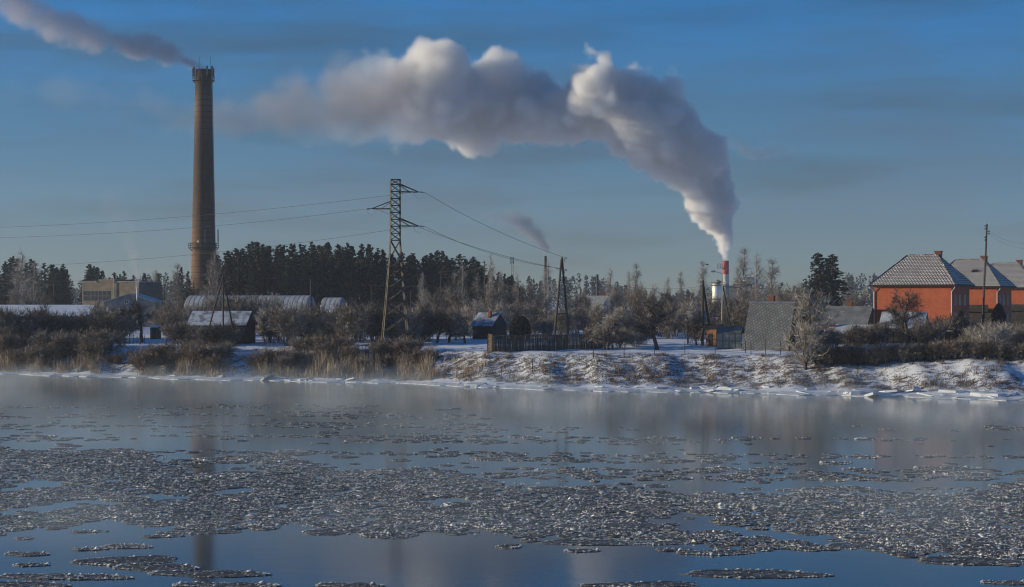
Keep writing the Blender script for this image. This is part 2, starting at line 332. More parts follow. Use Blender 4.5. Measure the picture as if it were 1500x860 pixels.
MAN = [  # apart from the pack: pixel centre, width in metres, depth in metres, label
 (35,789,.95,.8,'tiny ice floe alone on blue water near the left edge'),
 (41,812,2.1,1.1,'narrow ice floe with frosted rim, topmost of two near the lower left edge'),
 (45,828,1.7,.8,'thin dark ice floe below the narrow one near the lower left edge'),
 (131,805,1.5,.9,'small dark ice floe left of the frost-heaped one at lower left'),
 (185,801,2.4,1.3,'ice floe with a heap of white frost at its right end, lower left'),
 (186,822,4.2,3.2,'large ragged ice floe at lower left with scattered white lumps'),
 (232,832,3.8,2.2,'broad dark ice floe joined to the ragged one at lower left'),
 (310,841,5.2,1.7,'long dark ice floe crossing the chimney reflection at lower left'),
 (62,845,3.6,1.5,'ice floe at the lower left corner crusted with white frost'),
 (125,846,3.9,1.4,'ice floe heaped with bright lumps along its upper edge, lower left corner'),
 (335,858,4.4,1.4,'frost-heaped ice floe cut by the bottom edge below the chimney reflection'),
 (515,858,2.8,1.2,'ice floe cut by the bottom edge below the pylon reflection'),
 (30,857,4.0,1.6,'ice floe lying in the very bottom left corner'),
 (66,769,3.6,2.2,'smooth dark brown ice floe on the lower edge of the pack, left'),
 (129,779,1.7,.8,'frost-ringed ice floe just under the smooth brown one'),
 (295,780,3.9,1.3,'long ice floe on the pack edge above the chimney reflection'),
 (236,786,1.9,1.0,'ragged ice floe below the pack edge left of the chimney reflection'),
 (746,801,1.25,1.3,'small round ice floe with pale frosted ring near the bottom middle'),
 (852,807,1.8,1.0,'oval frost-ringed ice floe below the broad pale floe, bottom middle'),
 (870,795,5.2,2.0,'broad pale ice floe on the lower edge of the pack, middle'),
 (965,796,2.6,1.2,'dark ice floe right of the broad pale one on the pack edge'),
 (985,806,1.5,.8,'small dark ice floe below the pack edge, right of middle'),
 (1052,810,3.4,1.7,'ice floe with bright left rim jutting below the pack, right of middle'),
 (1106,841,6.0,2.4,'long lone ice floe with frosted rim on blue water, bottom right'),
 (940,857,4.4,1.6,'dark ice floe with white lumps cut by the bottom edge, right of middle'),
 (1420,822,4.6,2.6,'dark ice floe at the lower right tip of the pack'),
 (1478,854,2.2,.9,'small ice floe near the bottom right corner'),
 (1390,686,4.6,2.2,'bright white ice floe on the open water, far right'),
 (830,690,4.2,2.0,'bright white ice floe above the pack in the middle'),
 (1180,718,3.2,1.6,'bright frost-topped ice floe at the upper edge of the pack, right'),
]
for px, py, wd, dp, lab in MAN:
    X, Y = wat(px, py); r, a, b = FLOES[rg.integers(7, 10) if wd > 2 else rg.integers(3, 7)]
    o = thing('ice_floe', lab, 'ice floe', (X, Y, 0), 0, 'ice floes drifting on the river')
    sx, sy = wd/2/r, dp/2/r
    sz = 1.0+.35*('heap' in lab or 'bright' in lab)
    obj('plate', a, o, None, None, (sx, sy, 1)); obj('frost_rim', b, o, None, None, (sx, sy, sz), kind='stuff')
mp = np.array([(*wat(m[0], m[1]), m[2]/2) for m in MAN])
def pack_low(px): return np.interp(px, [-200,0,150,300,450,700,760,900,1050,1250,1380,1500,1700], [772,774,768,778,776,787,786,797,802,808,818,826,830])
def pack_top(px): return np.interp(px, [-200,0,150,300,450,600,750,900,1100,1300,1500,1700], [652,655,664,672,676,690,706,716,722,722,712,706])
def hole(X, Y):
    return np.sin(X*.33+np.sin(Y*.21)*1.7)*np.sin(Y*.16+1.1+np.sin(X*.12)*1.3)+.35*np.sin(X*.9+Y*.4)*np.sin(Y*.55)
pos = []
cell = {}
def free(X, Y, r, tight):
    c = 2.5; i, j = int(X//c), int(Y//c)
    for a in (-1, 0, 1):
        for b in (-1, 0, 1):
            for (x, y, q) in cell.get((i+a, j+b), ()):
                if (x-X)**2+(y-Y)**2 < ((r+q)*tight)**2: return False
    if np.any((mp[:, 0]-X)**2/(mp[:, 2]+r)**2+(mp[:, 1]-Y)**2/(mp[:, 2]*.5+r)**2 < 1): return False
    return True
tries = 0
while tries < 36000:
    tries += 1
    Y = rg.uniform(80, 205); X = rg.uniform(-.29, .29)*Y
    py = HY+CAMH*F/Y; px = HX+X*F/Y
    lo, hi = pack_low(px)+7*math.sin(X*.7)+4*math.sin(X*1.9), pack_top(px)+8*math.sin(X*.5+1)
    if hi <= py <= lo: p, tight = (1.0 if hole(X, Y) < .70 else .05), .64
    elif py < hi: 
        st = math.sin(Y*.42+.8*math.sin(X*.05)+.5*math.sin(X*.13+1))+.6*math.sin(Y*1.1+X*.09)+.7*math.sin(X*.11+Y*.05)
        p, tight = (.75*max(0, 1-(hi-py)/95)*(1 if st > .35 else .03)), .8
        if px > 760: p *= .6
    else: p, tight = 0, 1
    if rg.random() > p: continue
    r = float(np.clip(rg.gamma(1.9, .27)+.18, .2, 1.7))
    if py < hi: r *= .8
    if not free(X, Y, r, tight): continue
    pos.append((X, Y, r)); cell.setdefault((int(X//2.5), int(Y//2.5)), []).append((X, Y, r))
pos.sort(key=lambda p: -(p[2]/p[1])**2)
SV, SF, SI, off = [], [], [], 0
for k, (X, Y, r) in enumerate(pos):
    a = rg.uniform(0, 6.283); z = rg.uniform(-.015, .012)
    py = HY+CAMH*F/Y; px = HX+X*F/Y
    if k < 300-len(MAN):
        c = [f for f in FLOES if .55 < r/f[0] < 1.5] or FLOES; rr, p1, p2 = c[rg.integers(len(c))]
        band = 'right' if px > 1000 else 'left' if px < 500 else 'middle'
        rel = (py-float(pack_top(px)))/(float(pack_low(px))-float(pack_top(px))); edge = 'loose above the drifting pack' if rel < 0 else 'at the far edge of the pack' if rel < .4 else 'in the heart of the pack' if rel < .75 else 'at the near edge of the pack'
        size = 'broad' if r > 1.25 else 'small' if r < .85 else 'middling'
        o = thing('ice_floe', f'{size} pancake ice floe with crumbly rim {edge}, {band} third', 'ice floe', (X, Y, z), a, f'pancake floes of the pack, {band} third, {edge}')
        sc_ = r/rr; obj('plate', p1, o, None, None, (sc_, sc_*rg.uniform(.8, 1.1), 1)); obj('frost_rim', p2, o, None, None, (sc_, sc_, rg.uniform(.7, 1.4)), kind='stuff')
    else:
        c = [f for f in LOWFLOES if .6 < r/f[0] < 1.6] or LOWFLOES; rr, (V, T, CV, CF) = c[rg.integers(len(c))]
        s = r/rr; ca, sa = math.cos(a)*s, math.sin(a)*s
        for A, Fc, mi in ((V, T, 0), (CV, CF, 1)):
            B = np.stack([A[:, 0]*ca-A[:, 1]*sa+X, A[:, 0]*sa+A[:, 1]*ca+Y, A[:, 2]*(1 if mi == 0 else rg.uniform(.8, 1.4))+z], -1)
            SV.append(B); SF.append(Fc+off); SI.append(np.full(len(Fc), mi)); off += len(B)
obj('pancake_ice', mesh_np('pancake_ice', np.concatenate(SV), np.concatenate(SF), [M['slush'], M['frost_crumb']], np.concatenate(SI)),
    label='dense drift of smaller pancake ice and slush across the river', cat='ice', kind='stuff')
# loose brash between the floes
nb = 16000; Yb = rg.uniform(82, 190, nb); Xb = rg.uniform(-.29, .29, nb)*Yb
pyb = HY+CAMH*F/Yb; pxb = HX+Xb*F/Yb
inb = (pyb < pack_low(pxb)-3) & (pyb > pack_top(pxb)) & (hole(Xb, Yb) < .55)
Xb, Yb = Xb[inb], Yb[inb]; sb = rg.gamma(2.5, .014, len(Xb))+.012
CV, CF = crumbs(np.stack([Xb, Yb, sb*.3], -1), sb, rg, True)
obj('brash_ice', mesh_np('brash_ice', CV, CF, M['frost_crumb']), label='loose white ice crumbs floating between the pancake floes', cat='ice', kind='stuff')

# slabs of shore ice pushed up along the bank
def slab_mesh(rng):
    n = rng.integers(6, 9); th = np.sort(rng.uniform(0, 6.283, n)+0); th = np.linspace(0, 6.283, n, endpoint=False)+rng.normal(0, .15, n)
    q = rng.uniform(.7, 1.15, n); t = .16
    top = np.stack([np.cos(th)*q, np.sin(th)*q*.8, np.full(n, t)+rng.normal(0, .03, n)], -1); ins = top*np.array([.8, .8, 1])+np.array([0, 0, .07])
    bot = top*np.array([1.02, 1.02, 1])-np.array([0, 0, 2*t])
    b = MB(); V = [*bot, *top, *ins]; Fc = [tuple(range(2*n, 3*n))]
    for i in range(n):
        j = (i+1) % n; Fc += [(i, j, n+j, n+i), (n+i, n+j, 2*n+j, 2*n+i)]
    b.add(V, Fc); return b.mesh('ice_slab', M['ice_white'])
SLABS = [slab_mesh(rg) for _ in range(8)]
def wigX(X): return .8*math.sin(X*.31)+.5*math.sin(X*.83+1.3)+.25*math.sin(X*2.1)
ns = 0
while ns < 170:
    px = rg.uniform(-20, 1520)
    if rg.random() > np.interp(px, [0, 330, 380, 1100, 1250, 1500], [.10, .15, .7, .8, 1, 1]): continue
    X0 = pxX(px, 240); Ys = float(shore(X0)); X = pxX(px, Ys); Ys = float(shore(X))+wigX(X)
    d = rg.normal(1.2, 1.3) if px < 1100 else rg.normal(1.8, 1.7)
    Y = Ys+max(-1.0, d); s = float(np.clip(rg.gamma(2.0, .30), .25, 1.9))
    zone = 'left of the pylon' if px < 560 else 'between pylon and reed fence' if px < 900 else 'below the A-frame cabin' if px < 1220 else 'below the brick houses'
    tl = .10 if rg.random() < .85 else .30
    obj('ice_slab', SLABS[ns % 8], None, (X, Y, max(.05, gz(X, Y))+.05*s), (rg.normal(0, tl), rg.normal(0, tl), rg.uniform(0, 6.28)), (s*1.3, s*rg.uniform(.7, 1), s*rg.uniform(.3, .65)),
        f'white slab of ice on the shore {zone}', 'ice slab', f'shore ice slabs {zone}', 'thing')
    ns += 1
# thin fast-ice shelf along the water's edge
b = MB(); sx_ = np.arange(-100, 80, .8); A, Bq = [], []
for X in sx_:
    y0 = float(shore(X))+wigX(X); A.append((X, y0-1.1-.5*math.sin(X*.6)-.4*math.sin(X*1.7+1)-rg.uniform(0, .3), .05)); Bq.append((X, y0+1.2, .30))
n = len(sx_); b.add([*A, *Bq, *[(p[0], p[1]-.02, -.1) for p in A]], [(i, i+1, n+i+1, n+i) for i in range(n-1)]+[(2*n+i, 2*n+i+1, i+1, i) for i in range(n-1)])
obj('shore_ice', b.mesh('shore_ice', M['ice_white']), label='thin white shelf of ice along the far water edge', kind='structure')

# ------------------------------------------------------------------ plants: templates
def unit(v): return v/np.maximum(np.linalg.norm(v, axis=-1, keepdims=True), 1e-9)
def grow(rng, p, d, L, r, lvl, prm, segs):
    ns_ = prm['seg'][lvl]; st = L/ns_
    for i in range(ns_):
        d = unit(d+rng.normal(0, prm['wig'][lvl], 3)+np.array([0, 0, prm['trop'][lvl]]))
        p2 = p+d*st; r2 = r*(1-.75/ns_) if lvl == 0 else r*(1-.6/ns_)
        segs.append((p, p2, r, r2, lvl))
        if lvl < prm['max'] and (i+1)/ns_ >= prm['start'][lvl]:
            for _ in range(prm['kids'][lvl]):
                ax = unit(np.cross(d, rng.normal(0, 1, 3))); an = R(rng.uniform(*prm['ang'][lvl]))
                d2 = d*math.cos(an)+ax*math.sin(an)
                f = prm['len'][lvl]*rng.uniform(.7, 1.2)*(1-prm['shrink'][lvl]*(i/ns_))
                grow(rng, p+(p2-p)*rng.uniform(.2, 1), d2, L*f, max(r2*.55, .012), lvl+1, prm, segs)
        p, r = p2, r2
def ribbons(P0, P1, w0, w1, rng):
    d = unit(P1-P0); s = unit(np.cross(d, rng.normal(0, 1, P0.shape)))
    w0 = np.broadcast_to(np.asarray(w0, float), (len(P0),))[:, None]*.5; w1 = np.broadcast_to(np.asarray(w1, float), (len(P0),))[:, None]*.5
    V = np.stack([P0-s*w0, P0+s*w0, P1+s*w1, P1-s*w1], 1).reshape(-1, 3)
    return V, np.arange(len(V)).reshape(-1, 4)
def twigs(rng, segs, minlvl, n, L, wd, spread, droop, sub=2):
    S = [s for s in segs if s[4] >= minlvl]; A = np.array([s[0] for s in S]); B = np.array([s[1] for s in S])
    ln = np.linalg.norm(B-A, axis=1); k = rng.choice(len(S), n, p=ln/ln.sum()); t = rng.uniform(0, 1, (n, 1))
    P = A[k]+(B[k]-A[k])*t; d = unit(unit(B[k]-A[k])+rng.normal(0, spread, (n, 3))+np.array([0, 0, droop]))
    Lk = L*rng.uniform(.4, 1.2, (n, 1)); Q = P+d*Lk
    out = [(P, Q, wd, wd*.6)]
    for _ in range(sub):
        t = rng.uniform(.3, 1, (n, 1)); P2 = P+(Q-P)*t; d2 = unit(d+rng.normal(0, spread*.9, (n, 3))+np.array([0, 0, droop])); out.append((P2, P2+d2*Lk*.55, wd*.7, wd*.4))
    P0 = np.concatenate([o[0] for o in out]); P1 = np.concatenate([o[1] for o in out])
    w0 = np.concatenate([np.full(n, o[2]) for o in out]); w1 = np.concatenate([np.full(n, o[3]) for o in out])
    return ribbons(P0, P1, w0, w1, rng)
def wood_tree(rng, prm, H, r0, tw, bark, twigm, stems=1, trunk_lvl=1, lean=.05):
    segs = []
    for k in range(stems):
        a = rng.uniform(0, 6.283); q = (0 if stems == 1 else rng.uniform(.05, prm.get('base', .3)))
        tilt = lean if stems == 1 else rng.uniform(.1, prm.get('tilt', .8))
        d = unit(np.array([math.cos(a)*tilt, math.sin(a)*tilt, 1.0]))
        grow(rng, np.array([math.cos(a)*q, math.sin(a)*q, -.15]), d, H*prm.get('h0', 1)*rng.uniform(.75, 1.05), r0, 0, prm, segs)
    tb = MB()
    for (p, p2, ra, rb, l) in segs:
        if l <= trunk_lvl: tb.tube([p, p2], [ra, rb], 6 if l == 0 else 4, cap=False)
    trunk = tb.mesh('trunk', bark, True)
    S2 = [s for s in segs if s[4] > trunk_lvl]
    V, Fc = twigs(rng, segs, *tw)
    if S2:
        V2, F2 = ribbons(np.array([s[0] for s in S2]), np.array([s[1] for s in S2]), np.array([s[2]*2.2 for s in S2]), np.array([s[3]*2.2 for s in S2]), rng)
        Fc = np.concatenate([Fc, F2+len(V)]); V = np.concatenate([V, V2])
    return trunk, mesh_np('crown', V, Fc, twigm)
tg = np.random.default_rng(21)
APPLE = dict(seg=[4,5,4,3], wig=[.10,.22,.25,.3], trop=[.05,.05,.06,0], max=2, start=[.5,.3,0], kids=[3,2,0], ang=[(40,75),(35,70),(30,60)], len=[.75,.55,.5], shrink=[.2,.4,0], h0=.62)
BIRCH = dict(seg=[14,4,3], wig=[.025,.10,.2], trop=[.05,.07,0], max=2, start=[.28,.3,0], kids=[3,2,0], ang=[(22,42),(25,50),(0,0)], len=[.30,.45,.5], shrink=[.86,.3,0])
BUSHP = dict(seg=[4,3,3], wig=[.10,.16,.2], trop=[.10,.08,0], max=2, start=[.35,.2,0], kids=[2,2,0], ang=[(20,45),(20,50),(0,0)], len=[.55,.55,.5], shrink=[.3,.3,0], base=.5, tilt=.95, h0=.72)
UPR = dict(seg=[6,4,3], wig=[.07,.10,.15], trop=[.06,.16,.1], max=2, start=[.16,.2,0], kids=[3,3,0], ang=[(30,55),(25,50),(0,0)], len=[.58,.5,.5], shrink=[.45,.3,0], h0=.9)
FARB = dict(BUSHP)
T_ = {}
T_['apple'] = [wood_tree(tg, APPLE, 5.0, .19, (1, 1500, .55, .035, .7, .05, 2), M['bark'], m) for m in (M['twig_dark'], M['twig'], M['twig_dark'])]
T_['frost_tree'] = [wood_tree(tg, UPR, 8.5, .2, (1, 3000, .8, .05, .55, .18, 2), M['bark'], M['twig_frost'])]
T_['birch'] = [wood_tree(tg, BIRCH, 18, .20, (1, 1500, 1.0, .03, .45, -.15, 2), M['birch_bark'], m) for m in (M['twig'], M['twig_frost'], M['twig'], M['twig_brown'])]
T_['bush'] = [wood_tree(tg, BUSHP, 3.2, .035, (0, 1500, .65, .035, .5, .22, 2), M['bark'], m, stems=12) for m in (M['twig'], M['twig_brown'], M['twig_frost'], M['twig'], M['twig_dark'], M['twig_brown'])]
T_['tall_bush'] = [wood_tree(tg, dict(BUSHP, tilt=.55), 5.5, .05, (0, 2400, .8, .042, .5, .2, 2), M['bark'], m, stems=11) for m in (M['twig'], M['twig_frost'], M['twig'], M['twig_dark'])]
T_['bare_tree'] = [wood_tree(tg, dict(UPR, h0=1), 10, .15, (1, 2200, 1.0, .05, .55, .1, 2), M['bark'], m) for m in (M['twig'], M['twig_dark'], M['twig_brown'])]

def needle_tree(rng, H, kind):
    tb = MB(); tb.tube([(0,0,-.3), (rng.normal(0,.1), rng.normal(0,.1), H*.5), (0,0,H*.97)], [H*.013, H*.009, .02], 6, cap=False)
    C, Rr = [], []
    lo = .08 if kind == 'spruce' else rng.uniform(.12, .28)
    nb_ = int(H*(10 if kind == 'spruce' else 5.5))
    for i in range(nb_):
        t = lo+(1-lo)*(i+rng.random())/nb_
        if kind == 'spruce': L = H*.23*(1-t)**.8*rng.uniform(.75, 1.1)+.3; dz = -.18*L
        else: L = H*.155*((1-t)/(1-lo))**.62*rng.uniform(.35, 1.3)+.12; dz = .3*L
        a = rng.uniform(0, 6.283); z0 = t*H
        e = np.array([math.cos(a)*L, math.sin(a)*L, dz])
        p0 = np.array([0, 0, z0]); tb.tube([p0, p0+e*.9], [.05, .015], 3, cap=False)
        m = max(2, int(L/.42))
        for j in range(m):
            u = (j+1)/m; C.append(p0+e*u+rng.normal(0, .10+.05*L, 3)); Rr.append((.30+.16*L*(1 if kind != 'spruce' else .8))*(1.1-.35*u))
    C = np.array(C); Rr = np.array(Rr); k = 13
    ctr = np.repeat(C, k, 0)+unit(rng.normal(0, 1, (len(C)*k, 3)))*np.repeat(Rr, k)[:, None]*rng.uniform(.3, 1.0, (len(C)*k, 1))*np.array([1, 1, .7])
    n = len(ctr); s = rng.uniform(.10, .27, (n, 1)); d1 = unit(rng.normal(0, 1, (n, 3))); d2 = unit(np.cross(d1, rng.normal(0, 1, (n, 3))))
    V = np.stack([ctr-d1*s, ctr+d1*s*.4+d2*s*.7, ctr+d1*s*.4-d2*s*.7], 1).reshape(-1, 3)
    return tb.mesh('trunk', M['pine_bark'], True), mesh_np('crown', V, np.arange(len(V)).reshape(-1, 3), M['needle'])
T_['pine'] = [needle_tree(tg, 19, 'pine') for _ in range(6)]
T_['spruce'] = [needle_tree(tg, 16, 'spruce') for _ in range(3)]
def thuja(rng, H, Wd, dome):
    n = 5200; t = rng.uniform(0, 1, n); a = rng.uniform(0, 6.283, n)
    prof = np.sqrt(np.clip(1-(np.clip(t-.35, 0, 1)/.65)**2, 0, 1))*(.82+.18*np.clip(t/.3, 0, 1)) if dome else np.clip((1-t)*3, 0, 1)**.6*(.8+.2*np.sin(t*3))
    r = prof*Wd*rng.uniform(.82, 1.06, n)+.03; P = np.stack([np.cos(a)*r, np.sin(a)*r, t*H], -1)
    out = np.stack([np.cos(a)*.45, np.sin(a)*.45, np.full(n, 1.0)], -1)+rng.normal(0, .35, (n, 3))
    V, Fc = ribbons(P, P+unit(out)*.28, .14, .04, rng)
    tb = MB(); tb.tube([(0,0,-.2),(0,0,H*.8)], [.09,.03], 6)
    core = MB(); core.lathe([(Wd*.75, .1), (Wd*.8, H*.4), (Wd*.55, H*.75), (.05, H*.93)], 14)
    cm = np.array(core.v); cq = [f for f in core.f if len(f) == 4]
    V = np.concatenate([V, cm]); Fc = np.concatenate([Fc, np.array(cq)+len(V)-len(cm)])
    return tb.mesh('trunk', M['bark']), mesh_np('crown', V, Fc, M['thuja'])
T_['dome'] = [thuja(tg, 4.2, 1.75, True)]; T_['column'] = [thuja(tg, 5.5, .85, False)]
def plant(kind, name, label, px, Y, H, cat='tree', group=None, var=None, width=None, rot=None, dz=0, parts=('trunk', 'crown')):
    tr, cr = T_[kind][rnd.randrange(len(T_[kind])) if var is None else var]
    h0 = tmpl_h[(kind, cr.name)]
    s = H/h0; p = on(px, Y, dz)
    o = thing(name, label, cat, p, rnd.uniform(0, 6.28) if rot is None else rot, group, (s*(width or 1), s*(width or 1), s))
    obj(parts[0], tr, o); obj(parts[1], cr, o); return o
tmpl_h = {}
for k, l in T_.items():
    for tr, cr in l:
        co = np.empty(len(cr.vertices)*3, np.float32); cr.vertices.foreach_get('co', co); tmpl_h[(k, cr.name)] = float(np.percentile(co[2::3], 99.6))
def htop(px, py, Y):            # height of a thing at depth Y whose top shows at py
    X = pxX(px, Y); return CAMH+(HY-py)*Y/F-gz(X, Y)

# --- pine forest behind the hangar and left of the chimney
prof = lambda x: np.interp(x, [300,320,350,380,410,450,480,520,560,600,650,690,720,745,770], [385,374,363,359,362,357,360,359,366,371,374,382,388,402,424])
for row, (D0, n, dy) in enumerate([(438, 38, 9), (452, 40, 4), (468, 42, -1)]):
    for i in range(n):
        px = 305+(i+rnd.uniform(.1, .9))/n*460; D = D0+rnd.uniform(-5, 5); py = float(prof(px))+dy*.6+rnd.choice([-5, -2, 0, 3, 6, 10, 15])
        plant('pine' if rnd.random() < .8 else 'spruce', 'pine_tree', f'dark pine in the forest wall {"just right of the chimney" if px < 360 else "behind the long hangar" if px < 470 else "left of the pylon" if px < 575 else "right of the pylon" if px < 680 else "at its right end by the tall pole"}, {("front", "middle", "back")[row]} row', px, D, htop(px, py, D), group='pines of the dark forest behind the hangars', width=rnd.uniform(.85, 1.3))
for i in range(44):
    px = rnd.uniform(-25, 232); D = rnd.uniform(500, 560); py = float(np.interp(px, [0,20,60,130,150,200,230], [392,376,384,390,398,398,402]))+rnd.uniform(-3, 11)
    plant('pine' if rnd.random() < .7 else 'spruce', 'pine_tree', f'dark pine {"at the far left edge" if px < 45 else "left of the tan factory building" if px < 118 else "behind the tan factory building" if px < 190 else "behind the white smokestack"}, {"nearer" if D < 530 else "farther"} row', px, D, htop(px, py, D), group='pines left of the brick chimney', width=rnd.uniform(.9, 1.2))
for px, py, k in ((265, 392, 'pine'), (262, 402, 'pine'), (275, 398, 'pine')):
    plant(k, 'pine_tree', 'dark pine close to the left foot of the brick chimney', px, 455+rnd.uniform(-6, 6), htop(px, py, 455), group='pines at the chimney foot')
plant('spruce', 'spruce_tree', 'tall dark spruce left of the brick houses, left one of the pair', 1199, 398, htop(1199, 373, 398), 'tree', 'spruces left of the brick houses', 0, 1.6)
plant('spruce', 'spruce_tree', 'tall dark spruce left of the brick houses, right one of the pair', 1219, 402, htop(1219, 375, 402), 'tree', 'spruces left of the brick houses', 1, 1.7)
plant('spruce', 'spruce_tree', 'small frosted spruce in front of the shaded wall of the nearest brick house', 1408, 262, 4.8, 'tree', None, 2, 1.2)
plant('dome', 'thuja_bush', 'dense dark dome shaped evergreen behind the reed fence', 762, 292, 3.9, 'shrub')
plant('column', 'thuja_bush', 'tall narrow evergreen column in front of the second brick house', 1463, 300, 5.6, 'shrub', width=1.15)
# --- far wood
def far_wood():
    rng = np.random.default_rng(3); Vs = []
    for i in range(620):
        D = rng.uniform(900, 1250); px = rng.uniform(-120, 1640); X = pxX(px, D); h = rng.uniform(8, 15)+4*math.sin(px*.011)+3*math.sin(px*.031)
        if 740 < px < 1250: h += 2
        z0 = gz(X, D); wd = rng.uniform(2.2, 4.2); m = 130
        t = rng.uniform(.05, 1, m); a = rng.uniform(0, 6.283, m); r = wd*(1-t*.75)*np.sqrt(rng.uniform(0, 1, m))
        c = np.stack([X+np.cos(a)*r, D+np.sin(a)*r, z0+t*h], -1); s = rng.uniform(.5, 1.2, (m, 1))
        d1 = unit(rng.normal(0, 1, (m, 3))); d2 = unit(np.cross(d1, rng.normal(0, 1, (m, 3))))
        Vs.append(np.stack([c-d1*s, c+d1*s*.5+d2*s*.6, c+d1*s*.5-d2*s*.6], 1).reshape(-1, 3))
    V = np.concatenate(Vs); return mesh_np('far_wood', V, np.arange(len(V)).reshape(-1, 3), M['needle_far'])
obj('far_wood', far_wood(), label='far dark wood along the horizon behind the village', cat='wood', kind='stuff')
# --- birches and tall bare trees
for px, py, D, v, wd, lab in [
  (895, 392, 520, 1, 1.0, 'slim bare birch right of the black stack behind the reed fence'), (931, 386, 500, 0, .95, 'taller slim bare birch, right neighbour of the one by the black stack'),
  (918, 398, 540, 3, .8, 'thin bare birch between two taller ones right of the black stack'),
  (975, 406, 560, 3, .9, 'low bare tree left of the shiny silo, left one of the two'), (998, 398, 560, 0, .8, 'low bare tree left of the shiny silo, right one of the two'),
  (1030, 382, 520, 0, .85, 'bare birch just left of the red and white stack'), (1086, 363, 480, 0, 1.1, 'tallest bare birch just right of the red and white stack'),
  (1106, 370, 470, 1, .95, 'slim bare birch in front of the raised tank'), (1131, 379, 450, 0, 1.25, 'broad bare birch right of the raised tank'),
  (1085, 392, 500, 3, .9, 'short bare birch behind the tallest one right of the stack'),
  (622, 400, 400, 1, .9, 'pale frosted birch in front of the forest right of the pylon'), (806, 384, 430, 1, 1.0, 'pale bare birch beside the thin smoking stack'),
  (758, 398, 420, 1, .6, 'thin pale birch below the lattice mast'), (679, 386, 410, 0, .8, 'bare birch left of the tall pole at the forest edge'), (716, 372, 405, 1, .7, 'thin birch close behind the tall pole at the forest edge'),
  (735, 398, 400, 0, .9, 'bare birch right of the tall pole at the forest edge'), (660, 398, 400, 3, .9, 'bushy bare birch at the forest edge left of the tall pole'), (698, 402, 392, 0, 1.0, 'lower bare birch in front of the tall pole at the forest edge'),
  (33, 368, 480, 1, 1.3, 'pale bare birch in front of the pines at far left'), (52, 382, 470, 0, 1.1, 'second bare birch in front of the pines at far left'),
  (222, 396, 470, 3, 1.1, 'bare birch behind the thin white stack'), (300, 380, 420, 3, 1.15, 'bare tree crossing the foot of the brick chimney'), (318, 366, 425, 0, .9, 'thin bare tree right of the brick chimney foot'),
  (258, 386, 445, 0, .9, 'bare tree left of the brick chimney foot'), (1242, 402, 430, 0, .8, 'bare birch between the spruces and the brick houses')]:
    plant('birch', 'birch_tree', lab, px, D, htop(px, py, D), 'tree', None, v, wd)
i = 0
for px, py, D, wd in [(640,424,380,1.1),(655,420,370,1),(670,418,366,1),(690,420,372,1.1),(720,415,368,1),(745,418,372,1),(770,416,380,1),(790,420,370,1),(840,424,400,1.1),(860,430,390,1),(900,420,400,1),(925,415,380,1.1),(945,418,390,1),(975,424,385,1),(1000,425,380,1),(1015,430,380,1),(1085,420,390,1),(1110,425,385,1),(1140,418,380,1),(1155,415,385,1),(1240,430,370,1),(1255,425,372,1),(20,420,400,1.2),(45,428,390,1.2),(70,430,390,1.2)]:
    band = 'left of the pylon' if px < 200 else 'between the pylon and the black stack' if px < 850 else 'behind the garden plots right of middle' if px < 1080 else 'behind the A-frame cabin and grey roof'
    plant('bare_tree', 'bare_tree', f'thin bare grey tree in the thicket {band}', px, D, htop(px, py, D), 'tree', f'bare trees {band}', None, wd*1.05)
# --- trees of the gardens
plant('frost_tree', 'frosted_tree', 'broad frost covered tree on the bank in front of the A-frame cabin', 1180, 236, htop(1180, 423, 236), 'tree', None, 0, 1.25, rot=1.0)
plant('apple', 'apple_tree', 'dark spreading apple tree on the snow right of the reed fence', 963, 262, htop(963, 438, 262), 'tree', None, 0, 1.05, rot=.4)
plant('apple', 'apple_tree', 'dark crooked apple tree in front of the nearest brick house wall', 1330, 262, htop(1330, 424, 262), 'tree', None, 2, .85, rot=2.2)
for px, py, D, v, lab in [(640, 452, 290, 0, 'crooked bare apple tree right of the pylon, leftmost of three'), (658, 455, 292, 2, 'crooked bare apple tree right of the pylon, middle of three'), (681, 460, 288, 1, 'bare apple tree beside the blue roofed cabin, rightmost of three'),
                          (1020, 455, 270, 2, 'bare apple tree in front of the raised grey tank'), (208, 438, 310, 0, 'dark bare apple tree beside the brown hut at left'), (1300, 470, 268, 1, 'low bare tree in front of the white roofed glasshouse'), (890, 462, 262, 1, 'pale bare young tree at the right end of the reed fence')]:
    plant('apple', 'apple_tree', lab, px, D, htop(px, py, D), 'tree', None, v, 1.0)
# --- bushes and thickets
def thicket(kind, name, lab, grp, lst, hs, parts=('stems', 'twigs'), wd=(.95, 1.3), var=None):
    for px, D in lst:
        h = hs if not hasattr(hs, '__len__') else rnd.uniform(*hs)
        x0_, x1_ = min(q[0] for q in lst), max(q[0] for q in lst); u3 = (px-x0_)/max(1, x1_-x0_); w3 = '' if len(lst) < 5 else (', left part' if u3 < .34 else ', middle part' if u3 < .67 else ', right part')
        hm_ = '' if not hasattr(hs, '__len__') or lab.startswith('tall') else ('taller ' if h > (hs[0]+hs[1])/2 else 'lower ')
        plant(kind, name, hm_+lab+w3, px, D, h, 'bush', grp, rnd.choice(var) if var else None, rnd.uniform(*wd), parts=parts)
def row(x0, x1, n, D0, D1): return [(x0+(i+rnd.uniform(.1, .9))/n*(x1-x0), rnd.uniform(D0, D1)) for i in range(n)]
def bank(x0, x1, n, d0, d1):
    out = []
    for px, _ in row(x0, x1, n, 0, 1):
        Y = 240.
        for _k in range(8): Y = float(shore(pxX(px, Y)))
        out.append((px, Y+rnd.uniform(d0, d1)))
    return out
thicket('bush', 'willow_bush', 'brown frosted willow bush on the bank at the left edge', 'willows on the bank at far left', bank(-15, 160, 15, 4, 14), (2.8, 4.8), var=[0,1,3,5])
